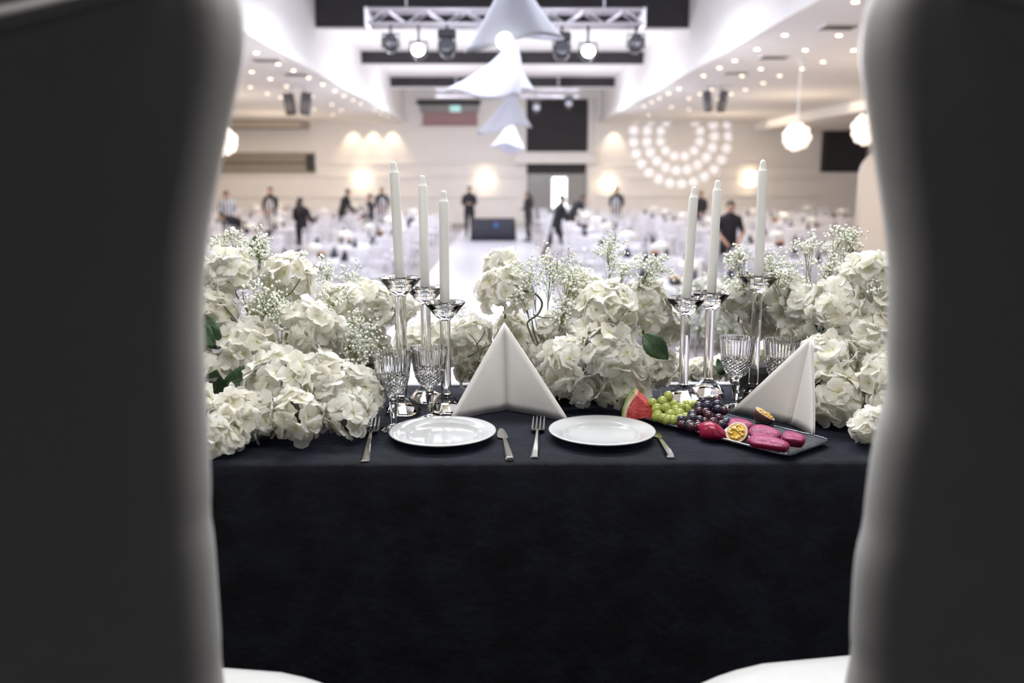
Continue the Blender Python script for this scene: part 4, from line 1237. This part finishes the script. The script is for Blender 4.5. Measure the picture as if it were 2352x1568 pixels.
def arrangement(lab, heads, sprays, leaves, twigs, single, base, seed, foam=None):
    arr = thing('flower_arrangement', lab, 'flowers', base, 0)
    base = Vector(base)
    for k, h in enumerate(heads):
        head(arr, base, *h, single, seed * 100 + k)
    for k, s in enumerate(sprays):
        spray(arr, base, *s[:4], seed=seed * 50 + k, **(s[4] if len(s) > 4 else {}))
    for k, l in enumerate(leaves):
        leaf(arr, base, *l, seed=k)
    for t in twigs:
        twig(arr, base, *t)
    if foam:
        for (x0, x1, y0, y1, z0, z1) in foam:
            MB().bevbox(((x0 + x1) / 2 - base.x, (y0 + y1) / 2 - base.y, (z0 + z1) / 2 - base.z), (x1 - x0, y1 - y0, z1 - z0), 0.015).build('foam_block', M_soil, arr)
    return arr
SP = dict
arrangement('long mound of white hydrangeas and gypsophila left of the candles',
    [(530,622,58,2.45),(662,642,64,2.50),(490,715,60,2.40),(712,752,74,2.38),(578,800,74,2.33),(775,700,55,2.55),(850,700,55,2.66),(908,705,52,2.72),(482,850,46,2.28),(640,878,80,2.24),(752,885,80,2.24),(832,905,62,2.28),
     (545,955,66,2.14),(508,1000,56,2.07),(685,955,66,2.13),(795,952,58,2.18),(430,640,52,2.45),(612,712,45,2.62),(430,780,60,2.35),(440,940,60,2.12),(790,800,55,2.52),(600,960,55,2.16),(850,800,50,2.68),(480,640,45,2.52)],
    [((560,690),(545,572),62,2.50,SP(n=150)),((590,690),(600,560),55,2.52,SP(n=130)),((690,700),(700,600),30,2.55,SP(n=40)),((760,710),(745,620),48,2.62,SP(n=80)),((790,710),(805,640),48,2.62,SP(n=90)),((640,800),(600,690),68,2.40,SP(n=150,dy=-0.04)),
     ((640,800),(655,720),50,2.36,SP(n=110)),((760,850),(830,770),66,2.42,SP(n=170)),((780,860),(820,810),55,2.40,SP(n=130)),((720,760),(770,690),40,2.42,SP(n=80)),((500,640),(505,560),38,2.5,SP(n=70))],
    [(505,800,2.30,90,R(-28),R(-10)),(500,790,2.28,80,R(-58),R(-20)),(520,880,2.25,95,R(75),R(10)),(490,905,2.24,80,R(20),R(20)),(590,865,2.3,70,R(80),R(20)),(600,600,2.6,60,R(-10),R(10))],
    [([(575,790),(555,755),(525,715),(505,695)],2.36,0.0032),([(600,760),(570,715),(545,680),(540,665)],2.38,0.0032),([(625,705),(650,685),(670,670),(690,640)],2.40,0.0026),([(565,770),(530,730),(508,722)],2.37,0.002),([(650,685),(640,672),(635,655)],2.40,0.0018)],
    14, (-0.55, 2.35, TT), 1, [(-0.95, -0.52, 2.26, 2.62, TT + 0.001, TT + 0.12), (-0.52, -0.38, 2.50, 2.70, TT + 0.001, TT + 0.10)])
arrangement('white hydrangea and gypsophila arrangement standing behind the middle napkin',
    [(1160,668,62,2.60),(1150,612,42,2.70),(1085,778,52,2.64),(1085,845,42,2.66),(1395,718,76,2.50),(1480,700,66,2.60),(1515,750,52,2.66),(1388,800,78,2.44),(1425,868,78,2.47),(1312,830,64,2.44),(1272,765,46,2.60),(1238,825,48,2.58),(1500,842,54,2.60),
     (1328,885,50,2.46),(1180,770,50,2.66),(1340,660,46,2.70),(1150,830,50,2.62),(1240,890,45,2.55)],
    [((1245,800),(1215,625),58,2.58,SP(n=120)),((1250,800),(1265,610),60,2.60,SP(n=120)),((1260,800),(1320,640),70,2.58,SP(n=190)),((1270,800),(1300,710),55,2.55,SP(n=150)),((1400,730),(1395,572),50,2.60,SP(n=110)),((1410,730),(1430,620),50,2.58,SP(n=110)),((1425,730),(1492,620),55,2.56,SP(n=190)),
     ((1240,800),(1200,680),45,2.56,SP(n=90))],
    [(1478,768,2.38,84,R(135),R(5)),(1415,700,2.5,40,R(30),R(10)),(1340,850,2.4,45,R(60),R(10))],
    [([(1190,668),(1225,672),(1245,695),(1235,722),(1212,740),(1218,765),(1226,790),(1218,815)],2.56,0.0034),([(1240,800),(1226,760),(1222,735)],2.55,0.003),([(1225,722),(1250,730),(1275,730),(1290,745)],2.56,0.002),([(1075,820),(1105,802),(1130,790)],2.55,0.003),([(1100,805),(1092,782),(1075,765)],2.55,0.0018),([(1096,790),(1110,770),(1114,758)],2.55,0.0018)],
    16, (0.15, 2.6, TT), 2, [(-0.06, 0.42, 2.56, 2.74, TT + 0.001, TT + 0.12)])
arrangement('white hydrangea and gypsophila arrangement beside the right throne chair',
    [(1995,640,70,2.45),(1932,705,72,2.45),(1850,700,56,2.60),(1785,710,52,2.68),(1700,690,50,2.73),(1905,828,70,2.36),(1925,912,76,2.30),(2010,780,60,2.35),(2028,870,58,2.24),(2010,985,52,2.12),(1800,665,46,2.73),(1832,765,50,2.62),(1740,745,44,2.73),
     (2045,700,60,2.40),(1880,770,50,2.55),(2050,930,55,2.2)],
    [((1730,750),(1690,600),46,2.68,SP(n=160)),((1740,750),(1700,660),50,2.70,SP(n=140)),((1800,740),(1765,610),60,2.66,SP(n=170)),((1810,740),(1810,640),52,2.64,SP(n=150)),((1870,740),(1850,575),48,2.58,SP(n=90)),((1880,720),(1925,560),58,2.55,SP(n=100)),((1890,720),(1960,545),42,2.56,SP(n=60)),
     ((1890,720),(1905,620),45,2.54,SP(n=100)),((1960,680),(2015,665),30,2.38,SP(n=50))],
    [(1985,880,2.3,60,R(30),R(20)),(1980,900,2.3,60,R(80),R(20)),(1880,760,2.5,45,R(10),R(10))],
    [([(1870,750),(1872,690),(1858,630)],2.57,0.0016),([(1830,740),(1800,690),(1780,650)],2.62,0.0014)],
    18, (0.95, 2.4, TT), 3, [(0.83, 1.2, 2.28, 2.62, TT + 0.001, TT + 0.12), (0.72, 0.86, 2.66, 2.76, TT + 0.001, TT + 0.08)])
# flowers standing lower, behind the back edge of the table
BK = (0.2, 3.05, ST)
arrangement('row of low white hydrangeas peeking over the back edge of the table',
    [(1600,850,30,3.02),(1640,846,28,3.05),(1690,850,30,3.02),(1085,862,34,3.02),(945,792,42,3.02),(1012,775,40,3.05),(1062,800,40,3.02),(1735,820,40,3.02),(990,830,40,3.0),(1540,850,36,3.0)],
    [((960,850),(960,760),45,3.05,SP(n=100)),((1050,850),(1075,735),48,3.05,SP(n=130)),((1560,870),(1555,820),30,3.05,SP(n=70)),((1000,850),(1030,790),40,3.05,SP(n=90))],
    [(1660,860,3.0,40,R(-20),R(10)),(1590,870,3.0,40,R(30),R(10))], [], 12, BK, 4)
arr4 = [o for o in COL.objects if o.get('label', '').startswith('row of low')][0]
MB().bevbox((0.0, 0, (TT - 0.16 - ST) / 2), (1.6, 0.16, TT - 0.16 - ST), 0.01).build('planter', M_soil, arr4)
# a bank at the edge of the stage, further out
EB = (1.55, 4.9, ST)
arrangement('grey-green bank of gypsophila at the stage edge behind the right candles', [],
    [((1600 + 22 * (k % 5) - 30, 880), (1585 + 26 * (k % 5), 670 + 70 * (k // 5)), 62, 4.9, SP(n=70, scale=2.1)) for k in range(10)],
    [], [], 0, EB, 5, [(1.0, 1.75, 4.75, 5.1, ST + 0.001, ST + 0.2)])

# ================================================================== HALL: TABLES, CHAIRS, SETTINGS
def bar(mb, a, b, r_=0.012):
    mb.tube([a, b], r_ * 1.25, 4)
fr = MB(); bk = MB()
for sx_ in (-1, 1):
    bar(fr, (sx_ * 0.19, -0.19, 0), (sx_ * 0.185, -0.19, 0.44), 0.016)
    bar(fr, (sx_ * 0.19, 0.19, 0), (sx_ * 0.185, 0.19, 0.44), 0.016)
    bar(fr, (sx_ * 0.188, -0.19, 0.2), (sx_ * 0.188, 0.19, 0.2), 0.009)
    bar(bk, (sx_ * 0.185, -0.19, 0.44), (sx_ * 0.18, -0.235, 0.93), 0.015)
for y in (-0.19, 0.19):
    bar(fr, (-0.19, y, 0.25), (0.19, y, 0.25), 0.009)
for z, r_ in ((0.58, 0.010), (0.78, 0.012), (0.84, 0.010), (0.92, 0.016)):
    y = -0.19 - 0.045 * (z - 0.44) / 0.49
    bar(bk, (-0.182, y, z), (0.182, y, z), r_)
for k in range(5):
    x = -0.12 + 0.06 * k
    bar(bk, (x, -0.203, 0.58), (x, -0.222, 0.80), 0.008)
ch_me = {'frame': fr.mesh('frame', M_white_plastic), 'backrest': bk.mesh('backrest', M_white_plastic),
         'seat': MB().bevbox((0, 0, 0.455), (0.40, 0.40, 0.045), 0.015).mesh('seat', M_linen)}
# round table under a floor-length cloth
def cloth_rings():
    rings = []
    n = 40
    for r_, z, fo in ((0.05, 0.752, 0), (0.78, 0.752, 0), (0.80, 0.745, 0.0), (0.805, 0.70, 0.012), (0.82, 0.40, 0.03), (0.845, 0.01, 0.05)):
        rings.append([((r_ + fo * math.sin(10 * 2 * PI * j / n)) * math.cos(2 * PI * j / n), (r_ + fo * math.sin(10 * 2 * PI * j / n)) * math.sin(2 * PI * j / n), z) for j in range(n)])
    return rings
tcl = MB().loft(list(reversed(cloth_rings())), cap=False)
tcl_me = tcl.mesh('tablecloth', M_linen, True)
ttop_me = MB().lathe([(0.02, 0.72), (0.78, 0.72), (0.79, 0.73), (0.79, 0.742), (0.02, 0.748)], 32).mesh('table_top', M_gold)
tped_me = MB().lathe([(0.30, 0.0), (0.28, 0.03), (0.05, 0.06), (0.05, 0.66), (0.2, 0.715)], 16).mesh('pedestal', M_black)
cand_me = MB().lathe([(0.016, 0), (0.016, 0.36), (0.010, 0.375), (0.003, 0.385)], 8).mesh('candle', M_wax)
vase_me = MB().lathe([(0.06, 0), (0.065, 0.01), (0.03, 0.05), (0.02, 0.16), (0.035, 0.20), (0.03, 0.20)], 12).mesh('vase', M_white_plastic, True)
flow_me = MB().sphere((0, 0, 0.24), 0.10, 10, 7, 0, (1.5, 1.5, 0.7)).mesh('flower_ball', M_gyp, True)
nap_me = MB().loft([[(-0.09, -0.05, 0), (0.09, -0.05, 0), (0.09, 0.05, 0), (-0.09, 0.05, 0)], [(-0.05, -0.015, 0.12), (0.05, -0.015, 0.12), (0.05, 0.015, 0.12), (-0.05, 0.015, 0.12)], [(-0.006, -0.005, 0.21), (0.006, -0.005, 0.21), (0.006, 0.005, 0.21), (-0.006, 0.005, 0.21)]]).mesh('standing_napkin', M_darknap)
bowl_me = MB().lathe([(0.05, 0), (0.09, 0.02), (0.11, 0.09), (0.105, 0.09), (0.08, 0.03), (0.01, 0.02)], 14).mesh('bowl', M_black, True)
roll_me = MB().sphere((0, 0, 0), 0.05, 8, 6, 0, (1.2, 1, 0.8)).mesh('roll', M_bread, True)
ORD = ['first', 'second', 'third', 'fourth', 'fifth', 'sixth', 'seventh', 'eighth', 'ninth', 'tenth']
rows = [12.6, 15.9, 19.2, 22.5, 25.8, 29.1, 32.4, 35.7, 39.0]
cols = {-1: [-3.3, -6.5, -9.7, -12.9], 1: [2.7, 5.9, 9.1, 12.3]}
rnd = random.Random(11)
nch = 0
PEOPLE_XY = [at_y(px, 480, Y).xy for px, Y in ((521, 27.4), (565, 24.2), (622, 30.7), (692, 24.0), (783, 30.8), (850, 27.4), (878, 34.1), (1078, 32.8), (1213, 30.7), (1277, 24.1), (1312, 30.8), (1416, 34.0), (1608, 30.7), (1675, 17.5))]
for ri, y in enumerate(rows):
    for side in (-1, 1):
        for ci, x in enumerate(cols[side]):
            half = 0.36 * y + 0.9
            if abs(x) > half or nch > 290: continue
            if side < 0 and ci == 0 and y > 33: continue           # clear floor around the black draped table
            if side > 0 and ci == 0 and y > 38: continue
            xx, yy = x + rnd.uniform(-.15, .15), y + rnd.uniform(-.2, .2)
            where = '%s-row table, %s %s of the aisle' % (ORD[ri], ['first', 'second', 'third', 'fourth'][ci], 'left' if side < 0 else 'right')
            t = thing('round_table', 'cloth-covered round ' + where, 'table', (xx, yy, 0), rnd.random(), 'round tables in the hall')
            put('table_top', ttop_me, t); put('pedestal', tped_me, t)
            c = put('tablecloth', tcl_me, None, (xx, yy, 0.0)); c.rotation_euler.z = rnd.random()
            tag(c, 'white cloth over the ' + where, 'tablecloth', 'white cloths in the hall')
            v_ = thing('table_centrepiece', 'white candles and flowers on the ' + where, 'centrepiece', (xx, yy, 0.753), rnd.random() * 6, 'centrepieces in the hall')
            put('vase', vase_me, v_); put('flower_ball', flow_me, v_)
            for k in range(3):
                put('candle', cand_me, v_, (0.22 * math.cos(k * 2.1), 0.22 * math.sin(k * 2.1), 0))
            a0 = rnd.random() * 6.28
            for k in range(4 if y < 30 else 2):
                a = a0 + k * 1.57 + rnd.uniform(-.3, .3)
                n_ = put('standing_napkin', nap_me, None, (xx + 0.63 * math.cos(a), yy + 0.63 * math.sin(a), 0.753)); n_.rotation_euler.z = a
                tag(n_, 'dark standing napkin on the ' + where, 'napkin', 'dark napkins on the ' + where)
            if rnd.random() < 0.75:
                a = rnd.random() * 6.28
                b_ = thing('bread_bowl', 'black bowl with orange-brown contents on the ' + where, 'bowl', (xx + 0.35 * math.cos(a), yy + 0.35 * math.sin(a), 0.753), 0, 'black bowls on the hall tables')
                put('bowl', bowl_me, b_)
                for k in range(4):
                    put('roll', roll_me, b_, (0.045 * math.cos(k * 1.6), 0.045 * math.sin(k * 1.6), 0.085))
            nseat = 8
            for k in range(nseat):
                a = 2 * PI * k / nseat + rnd.uniform(-.06, .06)
                cx_, cy_ = xx + 1.14 * math.cos(a), yy + 1.14 * math.sin(a)
                if abs(cx_) > 0.355 * cy_ + 0.3 or any((cx_ - qx) ** 2 + (cy_ - qy) ** 2 < 0.5 for qx, qy in PEOPLE_XY): continue
                o = thing('banquet_chair', 'white spindle-back chair at the ' + where, 'chair', (cx_, cy_, 0), a + PI / 2, 'white chairs at the ' + where)
                for nm, me in ch_me.items():
                    put(nm, me, o)
                nch += 1

# black draped service table on the aisle
a, b = at_z(1083, 532, 0), at_z(1183, 532, 0)
YT = 31.5
a, b = at_y(1083, 500, YT), at_y(1183, 500, YT)
o = thing('service_table', 'long black draped service table beside the aisle', 'table', ((a.x + b.x) / 2, YT, 0))
Wt = (b.x - a.x)
n = 60
rings = []
for z, fo in ((0.005, 0.03), (0.4, 0.015), (0.735, 0.0), (0.75, -0.01)):
    pts = []
    for k in range(n):
        an = 2 * PI * k / n
        x = Wt / 2 * math.copysign(abs(math.cos(an)) ** 0.2, math.cos(an)); y = 0.38 * math.copysign(abs(math.sin(an)) ** 0.2, math.sin(an))
        q = fo * (1 + math.sin(k * 1.5))
        pts.append((x + q * math.cos(an), y + q * math.sin(an), z))
    rings.append(pts)
MB().loft(rings).build('drape', M_darknap, o, True)
MB().bevbox((0, 0, 0.765), (Wt - 0.05, 0.70, 0.025), 0.005).build('top_board', M_black, o)
o2 = MB().bevbox((0, 0, 0), (0.12, 0.02, 0.16), 0.006).build('blue_card', mat('blue_card', (0.05, 0.14, 0.42), 0.5, noise=0.1), None, False, ((a.x + b.x) / 2 + 0.1, YT - 0.46, 0.55))
o2.parent = o; o2.location = (0.1, -0.44, 0.55)

# ================================================================== PEOPLE
def person(px, hpy, Y, rz, lab, shirt, lean=0.0, hair='short', arms='down', stride=0.0, height=1.74, apron=None, side_lean=0.0, face=False):
    p = at_y(px, hpy, Y)
    k = height / 1.74
    V, E_, RAD, KIND = [], [], [], []
    Mu = Matrix.Translation((0, 0, 0.95)) @ Matrix.Rotation(side_lean, 4, 'Y') @ Matrix.Rotation(-lean, 4, 'X') @ Matrix.Translation((0, 0, -0.95))
    def vtx(co, r_, up=False):
        co = Vector(co)
        if up: co = Mu @ co
        V.append(co * k); fat = 1.18 if (r_[0] if isinstance(r_, tuple) else r_) > 0.04 else 1.05
        RAD.append(((r_[0] if isinstance(r_, tuple) else r_) * k * fat, (r_[1] if isinstance(r_, tuple) else r_) * k * fat))
        return len(V) - 1
    def edge(a, b, kind): E_.append((a, b)); KIND.append(kind)
    pel = vtx((0, 0, 0.95), (0.155, 0.115))
    wst = vtx((0, 0, 1.10), (0.145, 0.105), True)
    chs = vtx((0, 0, 1.30), (0.165, 0.115), True)
    shl = vtx((0, -0.005, 1.43), (0.120, 0.085), True)
    nck = vtx((0, 0.0, 1.51), 0.052, True)
    jaw = vtx((0, 0.020, 1.575), (0.062, 0.066), True)
    mid = vtx((0, 0.018, 1.645), (0.074, 0.088), True)
    crn = vtx((0, 0.005, 1.70), (0.064, 0.072), True)
    nose = vtx((0, 0.112, 1.625), 0.012, True)
    edge(pel, wst, 'shirt'); edge(wst, chs, 'shirt'); edge(chs, shl, 'shirt'); edge(shl, nck, 'skin'); edge(nck, jaw, 'skin'); edge(jaw, mid, 'skin'); edge(mid, crn, 'skin'); edge(mid, nose, 'skin')
    for s in (-1, 1):
        hp = vtx((s * 0.095, 0, 0.88), (0.092, 0.095))
        st_ = stride * s
        kn = vtx((s * 0.10, 0.02 + st_ * 0.5, 0.50), 0.060)
        an = vtx((s * 0.10, -0.01 + st_ - (0.08 if st_ < 0 else 0), 0.085), 0.040)
        hl = vtx((s * 0.105, 0.03 + st_ - (0.08 if st_ < 0 else 0), 0.042), (0.042, 0.040))
        to = vtx((s * 0.115, 0.16 + st_ - (0.08 if st_ < 0 else 0), 0.034), (0.040, 0.028))
        edge(pel, hp, 'trous'); edge(hp, kn, 'trous'); edge(kn, an, 'trous'); edge(an, hl, 'shoe'); edge(hl, to, 'shoe')
        sh = vtx((s * 0.185, 0, 1.405), 0.062, True)
        edge(shl, sh, 'shirt')
        if arms == 'down':
            el, wr = (s * 0.235, -0.02, 1.13), (s * 0.235, 0.06, 0.90)
        elif arms == 'reach':
            el, wr = (s * 0.24, 0.16, 1.20), (s * 0.17, 0.40, 1.16)
        elif arms == 'fold':
            el, wr = (s * 0.235, 0.06, 1.14), (s * 0.05, 0.20, 1.16)
        else:
            el, wr = (s * 0.25, 0.06, 1.14), (s * 0.15, 0.28, 1.02)
        e = vtx(el, 0.044, True); w_ = vtx(wr, 0.029, True)
        d = (Vector(wr) - Vector(el)).normalized()
        sidev = d.cross(Vector((0, 0, 1)) if abs(d.z) < 0.8 else Vector((0, 1, 0))).normalized()
        pm = vtx(tuple(Vector(wr) + d * 0.06), (0.038, 0.018), True)
        edge(sh, e, 'shirt' if not face else 'sleeve'); edge(e, w_, 'skin' if face else 'shirt'); edge(w_, pm, 'skin')
        for q, (off, ln) in enumerate(((-0.030, 0.055), (-0.011, 0.078), (0.010, 0.085), (0.030, 0.070))):
            a1 = vtx(tuple(Vector(wr) + d * (0.10) + sidev * off), 0.0095, True)
            a2 = vtx(tuple(Vector(wr) + d * (0.10 + ln * 0.6) + sidev * off * 1.1 - Vector((0, 0, 0.012))), 0.0085, True)
            a3 = vtx(tuple(Vector(wr) + d * (0.10 + ln) + sidev * off * 1.1 - Vector((0, 0, 0.030))), 0.0075, True)
            edge(pm, a1, 'skin'); edge(a1, a2, 'skin'); edge(a2, a3, 'skin')
        t1 = vtx(tuple(Vector(wr) + d * 0.055 + sidev * 0.048), 0.011, True)
        t2 = vtx(tuple(Vector(wr) + d * 0.10 + sidev * 0.062), 0.009, True)
        edge(pm, t1, 'skin'); edge(t1, t2, 'skin')
    me = bpy.data.meshes.new('tmp_body')
    me.from_pydata(V, E_, [])
    tmp = bpy.data.objects.new('tmp_body', me); COL.objects.link(tmp)
    tmp.modifiers.new('skin', 'SKIN').use_smooth_shade = True
    for i, sv in enumerate(me.skin_vertices[0].data):
        sv.radius = RAD[i]; sv.use_root = (i == 0)
    sb = tmp.modifiers.new('sub', 'SUBSURF'); sb.levels = 1; sb.render_levels = 1
    dg = bpy.context.evaluated_depsgraph_get()
    body = bpy.data.meshes.new_from_object(tmp.evaluated_get(dg))
    bpy.data.objects.remove(tmp)
    body.name = 'person'
    body.materials.clear()
    order = {'shirt': 0, 'trous': 1, 'skin': 2, 'shoe': 3, 'sleeve': 0}
    for m in (shirt, M_trous, M_skin, M_shoe): body.materials.append(m)
    for pl_ in body.polygons:
        c = pl_.center
        best, bi = 9, 0
        for (a, b), kd in zip(E_, KIND):
            A, B = V[a], V[b]; ab = B - A
            t = max(0, min(1, (c - A).dot(ab) / max(1e-9, ab.length_squared)))
            dd = (c - A - ab * t).length - (RAD[a][0] * (1 - t) + RAD[b][0] * t)
            if dd < best: best, bi = dd, order[kd]
        pl_.material_index = bi
        pl_.use_smooth = True
    minz = min(v.co.z for v in body.vertices)
    o = put('person', body, None, (p.x, Y, -minz + 0.001))
    o.rotation_euler.z = rz
    tag(o, lab, 'person')
    # hair
    hc = Mu @ Vector((0, -0.004, 1.665)) * 1.0
    mb = MB()
    rings = []
    for i in range(8):
        a = -0.25 + (PI / 2 + 0.25) * i / 7
        rings.append([(hc.x * k + 0.090 * k * math.cos(a) * math.cos(2 * PI * j / 14), hc.y * k - 0.012 * k + 0.100 * k * math.cos(a) * math.sin(2 * PI * j / 14) - (0.02 * k if math.sin(2 * PI * j / 14) > 0.3 else 0) * (1 if i < 3 else 0),
                       hc.z * k + (0.098 * k * math.sin(a) if i > 2 or math.sin(2 * PI * j / 14) < 0.3 else 0.035 * k)) for j in range(14)])
    mb.loft(rings)
    if hair == 'long':
        bk_ = [Mu @ Vector(q) * k for q in ((0, -0.06, 1.70), (0, -0.095, 1.60), (0, -0.12, 1.45), (0, -0.13, 1.28), (0, -0.13, 1.20))]
        mb.tube(bk_, [0.06 * k, 0.085 * k, 0.10 * k, 0.085 * k, 0.04 * k], 12)
    mb.build('hair', M_hair, o, True)
    if apron:
        ap = MB()
        pts = []
        for i in range(9):
            z = 1.38 - 0.85 * i / 8
            w_ = 0.11 if z > 1.2 else 0.19
            row = []
            for j in range(9):
                s = -1 + 2 * j / 8
                q = Vector((s * w_, 0.155 - 0.06 * s * s + (0.0 if z > 0.9 else 0.01), z))
                row.append((Mu @ q if z > 0.95 else q) * k)
            pts.append(row)
        vv = [q for r_ in pts for q in r_]
        ap.add(vv, [(i * 9 + j, i * 9 + j + 1, (i + 1) * 9 + j + 1, (i + 1) * 9 + j) for i in range(8) for j in range(8)])
        a_ = ap.build('apron', apron, o, True)
        a_.modifiers.new('thick', 'SOLIDIFY').thickness = 0.006
    if face:
        for s in (-1, 1):
            q = Mu @ Vector((s * 0.032, 0.098, 1.645)) * k
            MB().sphere(q, 0.010 * k, 8, 6).build('eye', M_hair, o, True)
            q = Mu @ Vector((s * 0.080, 0.0, 1.635)) * k
            MB().sphere(q, 0.028 * k, 8, 6, 0, (0.4, 0.8, 1)).build('ear', M_skin, o, True)
        q = Mu @ Vector((0, 0.094, 1.588)) * k
        MB().sphere(q, 0.022 * k, 8, 6, 0, (1, 0.35, 0.3)).build('mouth', M_dfrind, o, True)
    return o
person(521, 470, 27.3, R(200), 'person in a pale striped shirt standing at the left chair edge', M_stripe, arms='work', height=1.78)
person(565, 520, 24.2, R(90), 'person in black bent low over a table at far left', M_shirtb, lean=R(70), arms='reach', height=1.72)
person(622, 470, 30.7, R(170), 'person in black jacket with striped apron standing at left', M_shirtb, arms='work', height=1.84, apron=M_apron)
person(692, 500, 24.0, R(-15), 'long-haired person in black seen from behind', M_shirtb, hair='long', arms='work', height=1.66)
person(783, 470, 30.8, R(-60), 'person in black leaning forward over a table left of the candles', M_shirtb, lean=R(22), arms='reach', height=1.84)
person(850, 490, 27.4, R(120), 'person in black with a white apron just left of the tallest left candle', M_shirtb, arms='work', height=1.68, apron=M_linen)
person(878, 470, 34.3, R(180), 'person in black with striped apron beside the tallest left candle', M_shirtb, arms='work', height=1.80, apron=M_apron)
person(1078, 470, 32.8, R(180), 'person in black with folded arms behind the black draped table', M_shirtb, arms='fold', height=1.86)
person(1213, 490, 30.7, R(75), 'long-haired person in black standing in profile before the doorway', M_shirtb, hair='long', arms='fold', height=1.70, lean=R(4), stride=0.05)
person(1277, 500, 24.1, R(-70), 'person in black striding and reaching to a table in the aisle', M_shirtb, lean=R(16), arms='reach', stride=0.28, height=1.74)
person(1312, 490, 31.0, R(-60), 'person in black bending forward behind the striding one', M_shirtb, lean=R(42), arms='reach', height=1.76)
person(1416, 470, 33.8, R(170), 'person in a dark top with striped apron under the right-hand sconce', M_shirtb, arms='work', height=1.82, apron=M_apron)
person(1608, 490, 30.7, R(150), 'person in black half hidden behind the middle right candle', M_shirtb, arms='work', height=1.72)
person(1675, 500, 17.6, R(180), 'person in a black t-shirt working behind the right flowers', M_shirtb, arms='work', height=1.74, face=True, lean=R(6))
